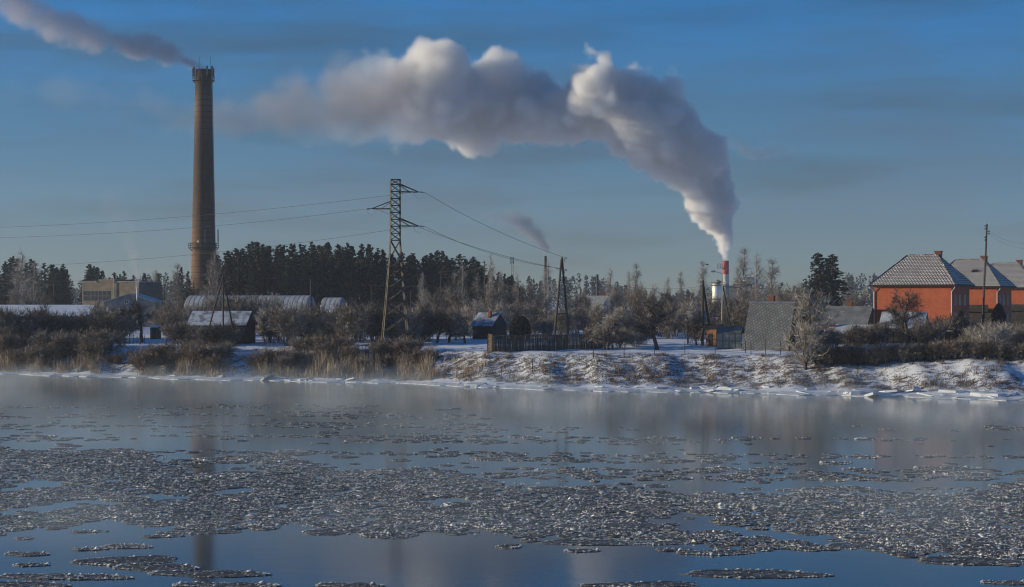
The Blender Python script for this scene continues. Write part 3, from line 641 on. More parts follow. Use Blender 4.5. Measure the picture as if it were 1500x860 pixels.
thicket('bush', 'willow_bush', 'rounded brown willow bush on the bank below the tripod pole', 'willows below the tripod pole', bank(205, 335, 10, 3.0, 11), (2.4, 3.9), var=[1,5,3])
thicket('bush', 'willow_bush', 'brown willow bush among reeds on the bank below the pylon', 'willows below the pylon', bank(375, 640, 16, 5, 15), (2.0, 3.4), var=[1,5,0])
thicket('bush', 'willow_bush', 'low brown bush on the bank left of the dark shed', 'low bushes left of the dark shed', bank(150, 205, 3, 5, 9), (1.2, 1.8), var=[1])
thicket('tall_bush', 'bare_bush', 'tall dark bare bush in the thicket at far left', 'thicket at far left', row(-20, 188, 20, 304, 322), (3.8, 6.6), var=[0,2,3])
thicket('tall_bush', 'bare_bush', 'frosted bush behind the dark snow roofed shed', 'bushes behind the dark shed', row(236, 400, 15, 322, 345), (5.2, 7.4), var=[0,1,2])
thicket('bush', 'bare_bush', 'bare bush in front of the dark snow roofed shed', 'bushes in front of the dark shed', row(252, 350, 8, 290, 296), (2.6, 4.2), var=[0,4])
thicket('tall_bush', 'bare_bush', 'tall frosted bush between the dark shed and the pylon', 'tall bushes left of the pylon', row(385, 560, 17, 284, 305), (4.8, 6.6), var=[0,1,2,3])
thicket('tall_bush', 'bare_bush', 'tall frosted bush just right of the pylon', 'tall bushes right of the pylon', row(562, 635, 8, 284, 300), (4.6, 6.2), var=[0,2,3])
thicket('tall_bush', 'bare_bush', 'grey bush in the thicket behind the apple trees', 'thicket behind the apple trees', row(628, 800, 16, 315, 350), (4.0, 6.5), var=[0,1,2])
thicket('tall_bush', 'bare_bush', 'grey bush in the thicket behind the reed fence', 'thicket behind the reed fence', row(780, 930, 15, 300, 340), (3.4, 5.4), var=[0,1,2])
thicket('bush', 'bare_bush', 'low frosted bush at the right end of the reed fence', 'bushes at the right end of the reed fence', row(870, 945, 6, 264, 275), (2.0, 3.2), var=[0,2,3])
thicket('tall_bush', 'bare_bush', 'grey bush in the thicket behind the dark apple tree', 'thicket behind the dark apple tree', row(915, 1035, 12, 285, 345), (3.6, 6.5), var=[0,1,2])
thicket('tall_bush', 'bare_bush', 'bush in the thicket behind the glasshouse and cabin', 'thicket behind the cabin', row(1035, 1200, 14, 305, 350), (4.0, 7.0), var=[0,2,3])
thicket('bush', 'bare_bush', 'bush between the frosted tree and the grey roofed house', 'bushes by the grey roofed house', row(1185, 1290, 9, 252, 268), (2.2, 3.4), var=[0,3,4])
thicket('bush', 'bare_bush', 'tangled dark bush in front of the nearest brick house', 'bushes before the nearest brick house', row(1345, 1420, 8, 255, 268), (2.6, 4.4), var=[0,4])
thicket('bush', 'bare_bush', 'frosted bush beside the low snowy roof at the right edge', 'bushes at the right edge', row(1425, 1510, 8, 246, 262), (2.2, 3.8), var=[0,2,3])
thicket('bush', 'hedge_bush', 'dark clipped bush in the long hedge below the brick houses', 'hedge below the brick houses', [(1200+i*6.9, 237-.075*i*2.6+rnd.uniform(-.5, .5)) for i in range(46)], (1.9, 2.5), wd=(.95, 1.2), var=[4,0,1,4])
# --- reeds and dry grass
def blades(n, px0, px1, d0, d1, h0, h1, wd, clump, seed, lean=.18):
    rng = np.random.default_rng(seed); nc = max(1, n//clump); px = rng.uniform(px0, px1, nc)+rng.normal(0, 12, nc); X = np.zeros(nc); Y = np.full(nc, 240.)
    for _ in range(8): X = (px-HX)*Y/F; Y = shore(X)
    Y = Y+rng.uniform(d0, d1, nc); X = (px-HX)*Y/F; hs = rng.uniform(h0, h1, nc)*(.72+.28*np.sin(px*.09+np.sin(px*.031)*3)); hs = hs*np.where(np.sin(px*.21+Y*.9)+np.sin(px*.067+Y*1.7) < -.7, .45, 1.0)
    X = np.repeat(X, clump)+rng.normal(0, .22, nc*clump); Y = np.repeat(Y, clump)+rng.normal(0, .22, nc*clump); h = np.repeat(hs, clump)*rng.uniform(.5, 1.1, nc*clump)
    P = np.stack([X, Y, ground_z(X, Y)-.05], -1); d = np.stack([rng.normal(0, lean, len(X)), rng.normal(0, lean, len(X)), np.ones(len(X))], -1)
    return ribbons(P, P+unit(d)*h[:, None], wd, wd*.45, rng)
def join(lst):
    V, Fc, o = [], [], 0
    for v, f in lst: V.append(v); Fc.append(f+o); o += len(v)
    return np.concatenate(V), np.concatenate(Fc)
V, Fc = join([blades(15000, 370, 640, 2.5, 14, .8, 2.9, .04, 20, 1, .22), blades(7500, -20, 150, 1.5, 14, .9, 3.0, .04, 20, 2, .22), blades(5000, 210, 330, 1.5, 11, .8, 2.6, .04, 20, 3, .22), blades(1500, 440, 520, 1.8, 4, 1.2, 2.3, .05, 12, 4, .1), blades(800, 640, 700, 4, 9, .9, 1.6, .045, 12, 9)])
obj('reeds', mesh_np('reeds', V, Fc, M['reed']), label='tan frosted reeds standing along the left and middle bank', cat='reeds', kind='stuff')
V, Fc = join([blades(30000, 640, 1520, 3, 17, .18, .55, .035, 24, 5, .5), blades(9000, 640, 1520, 3, 15, .45, .95, .04, 30, 15, .35), blades(3400, 720, 1050, 4, 9, .4, .85, .04, 17, 6, .35), blades(3000, -20, 640, 10, 20, .2, .6, .035, 12, 7, .4), blades(2200, 1150, 1500, 3.5, 8, .4, .8, .04, 17, 8, .35)])
obj('dry_grass', mesh_np('dry_grass', V, Fc, M['grass_dry']), label='dry frosted grass tufts poking through the snowy bank', cat='grass', kind='stuff')

# ------------------------------------------------------------------ buildings
def part(name, parent, mats, fn, label=None, smooth_=False, uv=None, kind=None):
    b = MB(); fn(b); me = b.mesh(name, mats, smooth_)
    if uv: box_uv(me, 1, uv == 'diag')
    return obj(name, me, parent, label=label, kind=kind)
def window(parent, x0, x1, z0, z1, y, axis='y', frame=None, th=.06):
    """window set in a wall: reveal frame proud of the wall, pane behind, cross bar"""
    def fr(b):
        f = .09
        for (a0, a1, c0, c1) in ((x0, x1, z0, z0+f), (x0, x1, z1-f, z1), (x0, x0+f, z0+f, z1-f), (x1-f, x1, z0+f, z1-f), ((x0+x1)/2-.03, (x0+x1)/2+.03, z0+f, z1-f)):
            if axis == 'y': b.box(a0, a1, y-th, y+.05, c0, c1)
            else: b.box(y-.05, y+th, a0, a1, c0, c1)
    o = part('window', parent, frame or M['white_paint'], fr)
    def pn(b):
        if axis == 'y': b.box(x0+.05, x1-.05, y-.025, y+.03, z0+.05, z1-.05)
        else: b.box(y-.03, y+.025, x0+.05, x1-.05, z0+.05, z1-.05)
    part('pane', o, M['glass'], pn)
    return o
HB = R(25)
def brick_house(origin, label, front_win=False, hatch=False, zbase=None):
    g = thing('brick_house', label, 'house', origin, -HB, 'row of brick houses')
    W, Dp, Hh, ov, rise, rl = 11.9, 13.6, 7.6, .72, 4.75, 4.8
    part('wall', g, M['house_brick'], lambda b: b.box(0, W, 0, Dp, -1.5, Hh), uv='box')
    part('plinth', g, M['concrete'], lambda b: b.box(-.06, W+.06, -.06, Dp+.06, -1.5, .5))
    x0, x1, y0, y1 = -ov, W+ov, -ov, Dp+ov; cx, cyy = W/2, Dp/2; z0 = Hh+.05; zr = z0+rise
    a, b_ = (cx-rl/2, cyy, zr), (cx+rl/2, cyy, zr)
    c = [(x0, y0, z0), (x1, y0, z0), (x1, y1, z0), (x0, y1, z0)]
    def rf(b):
        b.add([*c, a, b_], [(0,1,5,4), (1,2,5), (2,3,4,5), (3,0,4), (3,2,1,0)])
    roof = part('roof', g, M['house_tiles'], rf, uv='box')
    def fas(b):
        t = .16
        for p, q, dx, dy in ((c[0], c[1], 0, -1), (c[1], c[2], 1, 0), (c[2], c[3], 0, 1), (c[3], c[0], -1, 0)):
            b.slab([(p[0]+dx*.05, p[1]+dy*.05, z0-.22), (q[0]+dx*.05, q[1]+dy*.05, z0-.22), (q[0]+dx*.05, q[1]+dy*.05, z0+.03), (p[0]+dx*.05, p[1]+dy*.05, z0+.03)], .08)
    part('gutter', roof, M['dark_trim'], fas)
    def ridge(b):
        b.tube([a, b_], .12, 6)
        for p, q in ((c[0], a), (c[1], b_), (c[2], b_), (c[3], a)): b.tube([p, q], .10, 6)
    part('ridge_cap', roof, M['ridge_tile'], ridge)
    cx0 = cx+rl/2-.55
    ch = part('chimney', roof, M['brick_red_chimney'], lambda b: (b.box(cx0, cx0+1.0, cyy+.2, cyy+1.2, zr-1.5, zr+.45), b.box(cx0-.08, cx0+1.08, cyy+.12, cyy+1.28, zr+.45, zr+.62)), uv='box')
    if hatch: part('roof_hatch', roof, M['dark_trim'], lambda b: b.slab([(cx+1.0, 3.0, z0+2.55), (cx+2.0, 3.0, z0+2.55), (cx+2.2, 3.3, z0+2.95), (cx+1.2, 3.3, z0+2.95)], .12))
    for x, s in ((-.05, -1), (W+.05, 1)):
        part('drainpipe', g, M['white_paint'], lambda b: b.tube([(x+s*.62, -.62, z0-.2), (x+s*.55, -.55, z0-.45), (x, -.12, z0-1.05), (x, -.12, .2)], .07, 6))
    for zz in (1.3, 4.5):
        for yy in (2.2, 5.6, 9.4): window(g, yy, yy+1.35, zz, zz+1.6, W, 'x', M['concrete'])
    if front_win:
        part('shade_porch', g, M['wood_dark'], lambda b: b.box(1.4, W-.5, -2.4, -.004, -1.4, 3.1)); part('balcony', g, M['wood_dark'], lambda b: (b.box(1, W-1.2, -1.6, -.003, 3.3, 3.5), b.box(1, W-1.2, -1.6, -1.5, 3.5, 4.5), b.box(1.0, 1.12, -1.6, -1.48, -1, 3.3), b.box(W-1.4, W-1.28, -1.6, -1.48, -1, 3.3)))  # porch box enlarged in dark wood to stand in for shade on this front
        window(g, 2.2, 3.6, 4.5, 6.1, 0, frame=M['plank_brown'])
        part('door', g, M['wood_dark'], lambda b: b.box(7.8, 8.8, -.05, .05, .5, 2.7))
    return g
u_ = Vector((math.cos(HB), -math.sin(HB), 0)); v_ = Vector((math.sin(HB), math.cos(HB), 0))
h1 = Vector((pxX(1281, 291), 291, 6.15))
brick_house(h1, 'nearest orange brick house with snowy hipped roof and blank front wall')
brick_house(h1+v_*35.5+u_*.3, 'second orange brick house with a roof hatch, partly behind the nearest one', True, True)
brick_house(h1+v_*71+u_*.2, 'third brick house at the right edge, behind the second one', True)
brick_house(h1+v_*106.5, 'farthest brick house, its roof just showing at the right edge')

def gable_house(name, label, px, Y, wdt, dep, hw, hr, b, wallm, roofm, cat='house', zoff=0, ov=.3, chimney=None, win=(), doors=(), ridge='x', uvw=None, group=None, snow=None):
    g = thing(name, label, cat, on(px, Y, zoff), -b, group)
    def wl(m):
        if ridge == 'x':
            m.add([(0,0,-.8),(wdt,0,-.8),(wdt,dep,-.8),(0,dep,-.8),(0,0,hw),(wdt,0,hw),(wdt,dep,hw),(0,dep,hw),(0,dep/2,hw+hr),(wdt,dep/2,hw+hr)],
                  [(0,1,5,4),(1,2,6,9,5),(2,3,7,6),(3,0,4,8,7)])
        else:
            m.add([(0,0,-.8),(wdt,0,-.8),(wdt,dep,-.8),(0,dep,-.8),(0,0,hw),(wdt,0,hw),(wdt,dep,hw),(0,dep,hw),(wdt/2,0,hw+hr),(wdt/2,dep,hw+hr)],
                  [(0,1,5,8,4),(1,2,6,5),(2,3,7,9,6),(3,0,4,7)])
    part('wall', g, wallm, wl, uv=uvw)
    t = .10
    if ridge == 'x':
        s = hr/(dep/2); e = ov*s
        part('roof_slope', g, roofm, lambda m: m.slab([(-ov,-ov,hw-e+t),(wdt+ov,-ov,hw-e+t),(wdt+ov,dep/2,hw+hr+t),(-ov,dep/2,hw+hr+t)], t*.8), uv='box')
        part('roof_slope', g, roofm, lambda m: m.slab([(wdt+ov,dep+ov,hw-e+t),(-ov,dep+ov,hw-e+t),(-ov,dep/2+.004,hw+hr+t),(wdt+ov,dep/2+.004,hw+hr+t)], t*.8), uv='box')
    else:
        s = hr/(wdt/2); e = ov*s
        part('roof_slope', g, roofm, lambda m: m.slab([(-ov,dep+ov,hw-e+t),(-ov,-ov,hw-e+t),(wdt/2,-ov,hw+hr+t),(wdt/2,dep+ov,hw+hr+t)], t*.8), uv='box')
        part('roof_slope', g, roofm, lambda m: m.slab([(wdt+ov,-ov,hw-e+t),(wdt+ov,dep+ov,hw-e+t),(wdt/2+.004,dep+ov,hw+hr+t),(wdt/2+.004,-ov,hw+hr+t)], t*.8), uv='box')
    if chimney:
        x, y, s_, h = chimney
        part('chimney', g, M['brick_red_chimney'], lambda m: (m.box(x, x+s_, y, y+s_, hw, hw+hr+h), m.box(x-.05, x+s_+.05, y-.05, y+s_+.05, hw+hr+h, hw+hr+h+.1)))
    for (x0, x1, z0, z1) in win: window(g, x0, x1, z0, z1, 0)
    for (x0, x1, z1) in doors: part('door', g, M['wood_dark'], lambda m: m.box(x0, x1, -.05, .04, 0, z1))
    return g
# A-frame cabin
g = thing('a_frame_cabin', 'steep grey A-frame cabin of slate sheets with a small red chimney', 'cabin', on(1086, 257, -.3), -R(27))
L, run, Hc = 6.6, 3.3, 7.0
sm = M['slate_diamond']
part('roof_slope', g, sm, lambda b: b.slab([(0,-.25,-.1),(L,-.25,-.1),(L,run,Hc),(0,run,Hc)], .12), uv='diag')
part('roof_slope', g, sm, lambda b: b.slab([(L,2*run+.25,-.1),(0,2*run+.25,-.1),(0,run+.004,Hc),(L,run+.004,Hc)], .12), uv='diag')
part('gable_wall', g, M['wood_dark'], lambda b: b.add([(L-.4,.1,0),(L-.4,2*run-.1,0),(L-.4,run,Hc-.25),(.4,.1,0),(.4,2*run-.1,0),(.4,run,Hc-.25)], [(0,1,2),(5,4,3)]))
part('door', g, M['plank_brown'], lambda b: b.box(L-.41, L-.34, run-.5, run+.5, 0, 2.0))
part('ridge_cap', g, M['galv'], lambda b: b.tube([(-.1,run,Hc+.05),(L+.1,run,Hc+.05)], .13, 6))
part('chimney', g, M['brick_red_chimney'], lambda b: (b.box(2.7, 3.4, run+.2, run+.9, Hc-1.2, Hc+.75), b.box(2.64, 3.46, run+.14, run+.96, Hc+.75, Hc+.85)))
# glasshouse left of the cabin
g = thing('glasshouse', 'small garden glasshouse with dark frame left of the A-frame cabin', 'glasshouse', on(1050, 262), -R(20))
W_, D_, h_ = 3.5, 2.8, 2.2
def fr(b):
    for i in range(5): x = i*W_/4; b.box(x-.04, x+.04, -.04, .04, -.3, h_); b.box(x-.04, x+.04, D_-.04, D_+.04, -.3, h_)
    for z in (.05, h_/2, h_): b.box(0, W_, -.035, .035, z-.035, z+.035); b.box(-.035, .035, 0, D_, z-.035, z+.035); b.box(W_-.035, W_+.035, 0, D_, z-.035, z+.035); b.box(0, W_, D_-.035, D_+.035, z-.035, z+.035)
part('frame', g, M['dark_trim'], fr)
for i in range(4):
    for z0, z1 in ((.09, h_/2-.04), (h_/2+.04, h_-.04)):
        part('pane', g, M['green_glass'], lambda b: b.box(i*W_/4+.045, (i+1)*W_/4-.045, -.012, .012, z0, z1))
for s in range(2):
    for z0, z1 in ((.09, h_/2-.04), (h_/2+.04, h_-.04)): part('pane', g, M['green_glass'], lambda b: b.box(-.012, .012, s*D_/2+.04, (s+1)*D_/2-.04, z0, z1))
for i in range(4):
    part('roof_panel', g, M['roof_slate'], lambda b: b.slab([(i*W_/4-.1*(i == 0)+.012,-.25,h_-.05+.02*(i % 2)),((i+1)*W_/4-.012,-.25,h_-.05+.02*(i % 2)),((i+1)*W_/4-.012,D_/2,h_+.95),(i*W_/4+.012,D_/2,h_+.95)], .05))
part('roof_panel', g, M['roof_slate'], lambda b: b.slab([(W_,D_+.2,h_),(-.1,D_+.2,h_),(-.1,D_/2+.01,h_+.95),(W_,D_/2+.01,h_+.95)], .05))
# brick hut + raised tank left of the glasshouse
gable_house('garden_hut', 'small rust coloured hut with dark roof between the glasshouse and the twin poles', 1034, 268, 1.7, 2.6, 2.6, .5, R(35), M['rust_brick'], M['dark_trim'], 'hut', doors=((.4, 1.1, 1.9),))
g = thing('raised_tank', 'grey cylindrical water tank on a wooden stand left of the twin poles', 'tank', on(1003, 276), -R(10))
part('tank', g, M['roof_slate'], lambda b: b.tube([(0,1,3.9),(.15,1,3.9),(2.85,1,3.9),(3.0,1,3.9)], [.75,.95,.95,.75], 20), smooth_=True)
for x in (.4, 2.6):
    for y in (.3, 1.7): part('leg', g, M['wood_old'], lambda b: b.box(x-.08, x+.08, y-.08, y+.08, -.5, 3.0))
part('platform', g, M['wood_old'], lambda b: (b.box(.1, 2.9, .1, 1.9, 3.0, 3.12), b.box(.4, 2.6, .25, .33, 1.4, 1.52)))
# roofs right of the frosted tree
gable_house('grey_house', 'low house with wide dull grey roof between the frosted tree and the brick houses', 1203, 290, 7.0, 6.5, 2.6, 2.6, HB, M['rust_brick'], M['roof_slate'], chimney=(3.3, 3.4, .6, .7), win=((1.2, 2.2, .9, 2.0), (4.4, 5.4, .9, 2.0)))
gable_house('garden_shed', 'low garden shed with pale frosted roof in front of the grey roofed house', 1224, 268, 4.9, 3.6, 1.7, 1.1, R(20), M['wood_dark'], M['roof_frost'], 'shed', doors=((3.2, 4.0, 1.6),))
gable_house('garden_shed', 'garden shed with broad white frosted roof before the nearest brick house', 1290, 272, 6.0, 5.0, 2.3, 2.1, R(22), M['wood_dark'], M['roof_frost'], 'shed', doors=((1, 1.8, 1.9),))
g = gable_house('garden_shed', 'flat looking shed with bluish snow roof at the foot of the leaning pole', 1424, 262, 5.2, 3.2, 1.5, .7, R(18), M['wood_dark'], M['snow'], 'shed')
# middle and left
gable_house('wooden_cabin', 'small dark wooden cabin with blue white snowy roof behind the apple trees', 692, 300, 3.6, 4.6, 2.3, 1.9, R(32), M['wood_dark'], M['roof_blue'], 'cabin', chimney=(2.2, 1.2, .45, .2), doors=((1.3, 2.1, 1.9),))
gable_house('dark_shed', 'dark weathered shed with snow patched roof under the tripod pole', 276, 298, 9.6, 4.5, 3.2, 2.0, R(14), M['wood_dark'], M['roof_blue'], 'shed', ridge='x', win=((6.5, 7.3, 1.2, 2.0),), doors=((2, 3, 2.1),))
gable_house('low_shed', 'low dark shed with thin snow on its roof among bushes left of the pylon', 440, 302, 6.4, 4.0, 2.6, 1.3, R(10), M['wood_dark'], M['roof_blue'], 'shed', doors=((2.5, 3.4, 2.0),))
gable_house('brown_hut', 'tiny brown hut with snow cap on the snowy plot at left', 220, 318, 1.3, 1.5, 2.0, .2, R(15), M['plank_brown'], M['snow'], 'hut', doors=((.3, 1.0, 1.8),), ov=.2)
gable_house('long_barn', 'long low barn with a snow covered roof at the far left', -30, 372, 22, 7, 3.2, 2.0, R(4), M['grey_panel'], M['snow'], 'barn', win=((6, 7.2, 1, 2), (14, 15.2, 1, 2)))
gable_house('low_barn', 'low snow roofed barn half hidden by bushes left of the tan factory', 128, 350, 5.2, 6, 2.4, 1.6, R(6), M['wood_dark'], M['snow'], 'barn')
gable_house('pale_shed', 'pale grey shed front among bare trees right of the pylon', 604, 378, 2.9, 4, 3.6, .7, R(5), M['concrete'], M['roof_frost'], 'shed')
gable_house('pale_hall', 'pale roofed low hall left of the black stack', 853, 560, 6.5, 9, 4.5, 2.2, R(20), M['concrete'], M['concrete'], 'hall')
gable_house('orange_shed', 'small orange shed right behind the black stack foot', 878, 640, 2.2, 3, 9.0, .4, R(10), M['orange_box'], M['roof_slate'], 'shed', ov=.1)
# flat roofed factory at left
g = thing('factory_building', 'long tan flat roofed factory with a dark band of windows at left', 'building', on(120, 430), -R(20))
part('wall', g, M['tan_panel'], lambda b: b.box(0, 15.0, 0, 10, -1, 10.0))
part('upper_block', g, M['tan_panel'], lambda b: b.box(4.0, 8.3, .6, 9, 10.003, 10.7))
part('roof_edge', g, M['concrete'], lambda b: (b.box(-.15, 4.0, -.15, 10.15, 10.004, 10.2), b.box(8.3, 15.15, -.15, 10.15, 10.004, 10.2)))
for i in range(7): 
    o = part('window', g, M['grey_panel'], lambda b: b.box(.35+i*1.02, .35+i*1.02+.96, -.08, .03, 5.7, 8.1))
    part('pane', o, M['glass'], lambda b: (b.box(.42+i*1.02, .42+i*1.02+.82, -.10, .0, 5.8, 6.85), b.box(.42+i*1.02, .42+i*1.02+.82, -.10, .0, 6.95, 8.0)))
part('pipe', g, M['concrete'], lambda b: b.tube([(8.6,-.3,6),(8.6,-.3,11.2)], .12, 6))
gable_house('white_hall', 'pale hall with a low white gable roof in front of the tan factory', 152, 412, 11.5, 9, 5.6, 1.8, R(4), M['grey_panel'], M['roof_frost'], 'hall', ridge='y', win=((4.6, 5.6, 5.3, 6.1),))
# arched hangars
def hangar(label, px, Y, L, r, hw, b, n):
    g = thing('arched_hangar', label, 'hangar', on(px, Y), -b, 'arched hangars')
    arc = [(math.cos(t), math.sin(t)) for t in np.linspace(math.pi, 0, 15)]
    for i in range(n):
        x0, x1 = i*L/n, (i+1)*L/n
        def pan(m):
            V = []
            for x, q in ((x0+.02, 1.0), (x0+.12, 1.018), (x1-.12, 1.018), (x1-.02, 1.0)):
                V += [(x, r, -.8), *[(x, r+a*r*q if False else r-a*r*q, hw+c*r*q) for a, c in arc[::-1]], (x, r, -.8)][1:-1]
            k = len(arc); Fc = []
            for j in range(3):
                for i_ in range(k-1): Fc.append((j*k+i_, j*k+i_+1, (j+1)*k+i_+1, (j+1)*k+i_))
            m.add(V, Fc)
        part('roof_panel', g, M['corrugated'], pan)
    part('wall', g, M['concrete'], lambda m: m.box(.02, L-.02, .05, 2*r-.05, -1, hw))
    for x in (.06, L-.06):
        def en(m):
            V = [(x, r-a*r*.99, hw+c*r*.99) for a, c in arc]; m.add(V, [tuple(range(len(V))), tuple(reversed(range(len(V))))][:1])
        part('end_wall', g, M['hangar_end'], en)
    part('door', g, M['grey_panel'], lambda m: m.box(L-.03, L+.05, r-1.5, r+1.5, 0, hw+1.2))
    return g
hangar('long arched hangar with frosted ribbed metal roof right of the chimney foot', 268, 385, 26.0, 4.4, 2.6, R(9), 26)
hangar('short arched hangar showing just past the end of the long one', 468, 402, 4.2, 4.0, 2.4, R(9), 4)

# brick chimney
CY = 480.; cpos = on(298, CY); cz = cpos.z
g = thing('factory_chimney', 'tall tapering brick factory chimney with iron bands and two antenna platforms', 'chimney', cpos)
Htot = CAMH+(HY-102)*CY/F-cz
rb, rt = 3.45, 2.05
def rad_at(t): return rb+(rt-rb)*t**.85
def chimney_material():
    m = bpy.data.materials.new('chimney_brick'); m.use_nodes = True; nt = m.node_tree; b = nt.nodes['Principled BSDF']; b.inputs['Roughness'].default_value = .9; b.inputs['Specular IOR Level'].default_value = .2
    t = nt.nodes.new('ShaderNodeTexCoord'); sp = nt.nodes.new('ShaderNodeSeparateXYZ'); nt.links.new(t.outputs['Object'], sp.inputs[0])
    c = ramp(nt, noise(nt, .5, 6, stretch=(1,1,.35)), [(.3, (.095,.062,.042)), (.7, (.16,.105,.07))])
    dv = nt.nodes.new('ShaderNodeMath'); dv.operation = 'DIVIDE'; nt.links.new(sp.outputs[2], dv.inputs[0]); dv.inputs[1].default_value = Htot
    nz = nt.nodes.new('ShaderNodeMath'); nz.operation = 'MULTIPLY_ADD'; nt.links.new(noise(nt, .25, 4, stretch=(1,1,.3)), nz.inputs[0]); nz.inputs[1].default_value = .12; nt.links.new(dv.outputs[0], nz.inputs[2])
    plume_shade = ramp(nt, nz.outputs[0], [(.0, (1.35,1.2,1.1)), (.38, (1.2,1.08,1.0)), (.55, (.62,.60,.60)), (.76, (.55,.55,.56)), (.92, (1.15,1.15,1.15)), (1.04, (.5,.5,.5))])  # dark upper-middle stops paint the smoke's shadow into the brick colour
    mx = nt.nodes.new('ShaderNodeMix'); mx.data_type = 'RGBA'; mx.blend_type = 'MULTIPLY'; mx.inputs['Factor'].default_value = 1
    nt.links.new(c, mx.inputs[6]); nt.links.new(plume_shade, mx.inputs[7]); nt.links.new(mx.outputs[2], b.inputs['Base Color'])
    bp = nt.nodes.new('ShaderNodeBump'); bp.inputs['Strength'].default_value = .4; bp.inputs['Distance'].default_value = .1
    nt.links.new(noise(nt, 3, 4, stretch=(1,1,3)), bp.inputs['Height']); nt.links.new(bp.outputs[0], b.inputs['Normal'])
    return m
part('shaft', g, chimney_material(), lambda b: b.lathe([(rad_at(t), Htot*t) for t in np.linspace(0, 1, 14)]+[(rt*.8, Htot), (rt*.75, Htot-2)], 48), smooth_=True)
nbands = 44
for k in range(nbands):
    t = (k+.6)/nbands
    if t > .92: continue
    r0 = rad_at(t); part('iron_band', g, M['black_steel'], lambda b: b.lathe([(r0-.05, Htot*t-.09), (r0+.05, Htot*t-.08), (r0+.05, Htot*t+.08), (r0-.05, Htot*t+.09)], 40))
for frac, ex, lab in ((.957, .75, 'upper platform'), (.295, .95, 'lower platform')):
    z = Htot*frac; r0 = rad_at(frac)
    p = part('platform', g, M['black_steel'], lambda b: b.lathe([(r0-.02, z-.12), (r0+ex, z-.12), (r0+ex, z), (r0-.02, z)], 32))
    def rail(b):
        for zz in (z+.55, z+1.1):
            b.tube([((r0+ex-.05)*math.cos(a), (r0+ex-.05)*math.sin(a), zz) for a in np.linspace(0, 6.2832, 33)], .05, 4)
        for k in range(16): a = k*math.pi/8; b.tube([((r0+ex-.05)*math.cos(a), (r0+ex-.05)*math.sin(a), z), ((r0+ex-.05)*math.cos(a), (r0+ex-.05)*math.sin(a), z+1.1)], .05, 4)
    part('railing', p, M['black_steel'], rail)
    def brk(b):
        for k in range(12): a = k*math.pi/6; b.tube([((r0)*math.cos(a), (r0)*math.sin(a), z-.9), ((r0+ex-.1)*math.cos(a), (r0+ex-.1)*math.sin(a), z-.12)], .06, 4)
    part('bracket', p, M['black_steel'], brk)
def ant(b, ang, z, r, h, wd=.22): x, y = r*math.cos(ang), r*math.sin(ang); b.box(x-wd, x+wd, y-.12, y+.12, z, z+h); b.tube([(x, y+.15, z-.6), (x, y+.15, z+h+.3)], .05, 5)
for ang, h in ((R(195), 2.0), (R(215), 2.2), (R(-60), 2.4), (R(-25), 2.6), (R(20), 2.2), (R(120), 2.2)): part('antenna', g, M['grey_panel'], lambda b: ant(b, ang, Htot*.957+1.0, rt+.55, h))
for ang, h in ((R(-75), 3.1), (R(0), 3.2)): part('antenna', g, M['grey_panel'], lambda b: ant(b, ang, Htot*.295+1.3, rad_at(.3)+.8, h, .13))
part('dish', g, M['white_paint'], lambda b: b.tube([(-.7, -rad_at(.3)-.9, Htot*.295+1.4), (-.75, -rad_at(.3)-1.15, Htot*.295+1.4)], [.15, .3], 12), 'small white dish antenna on the lower platform')
for x, y in ((-.9, -1.2), (1.7, .4)): part('lightning_rod', g, M['black_steel'], lambda b: b.tube([(x, y, Htot-1), (x, y, Htot+3.4)], .05, 5))
def lad(b):
    P = [((rad_at(t)+.22)*math.cos(R(-8)), (rad_at(t)+.22)*math.sin(R(-8)), Htot*t) for t in np.linspace(.05, .95, 12)]
    b.tube([Vector(p)+Vector((0, -.22, 0)) for p in P], .035, 4); b.tube([Vector(p)+Vector((0, .22, 0)) for p in P], .035, 4)
part('ladder', g, M['black_steel'], lad)
part('base_house', g, M['white_paint'], lambda b: b.box(-7.0, -3.9, -3.5, 1, 0, 8.4), 'pale boiler outbuilding at the chimney foot')

# boiler plant far right of middle
Yb_ = 800.
g = thing('striped_smokestack', 'red and white banded smokestack with a side platform, giving off the big plume', 'smokestack', on(1063, Yb_))
zt = htop(1063, 382, Yb_); zs = [0, zt*.56, zt*.74, zt*.86, zt]
part('shaft', g, M['grey_panel'], lambda b: b.lathe([(1.55, -1), (1.45, zs[1])], 24), smooth_=False)
part('white_band', g, M['stack_white'], lambda b: b.lathe([(1.45, zs[1]), (1.4, zs[2])], 24)); part('red_band', g, M['red_paint'], lambda b: b.lathe([(1.4, zs[2]), (1.38, zs[4]-3.4)], 24))
part('top_band', g, M['red_paint'], lambda b: b.lathe([(1.36, zs[4]-3.4), (1.36, zs[4]), (1.1, zs[4])], 24), 'darker red top section of the stack')
p = part('platform', g, M['black_steel'], lambda b: b.box(-3.6, -1.2, -1.2, 1.2, zt-3.2, zt-3.0))
part('railing', p, M['black_steel'], lambda b: [b.box(-3.6, -1.3, -1.2, -1.12, zt-3.0+q, zt-2.88+q) for q in (.7, 1.5)]+[b.box(x-.06, x+.06, -1.2, -1.08, zt-3, zt-1.4) for x in (-3.54, -2.4, -1.4)])
g = thing('silver_silo', 'shiny metal silo left of the red and white stack', 'silo', on(1050, Yb_-10))
zt2 = htop(1050, 415, Yb_-10)
part('shell', g, M['silver'], lambda b: b.lathe([(2.0, -1), (2.0, zt2-.6), (1.6, zt2)], 28), smooth_=True)
part('platform', g, M['black_steel'], lambda b: b.lathe([(1.9, zt2-.9), (3.4, zt2-.9), (3.4, zt2-.7), (1.9, zt2-.7)], 20)); part('railing', g, M['black_steel'], lambda b: b.lathe([(3.3, zt2+.2), (3.4, zt2+.2), (3.4, zt2+.35), (3.3, zt2+.35)], 20))
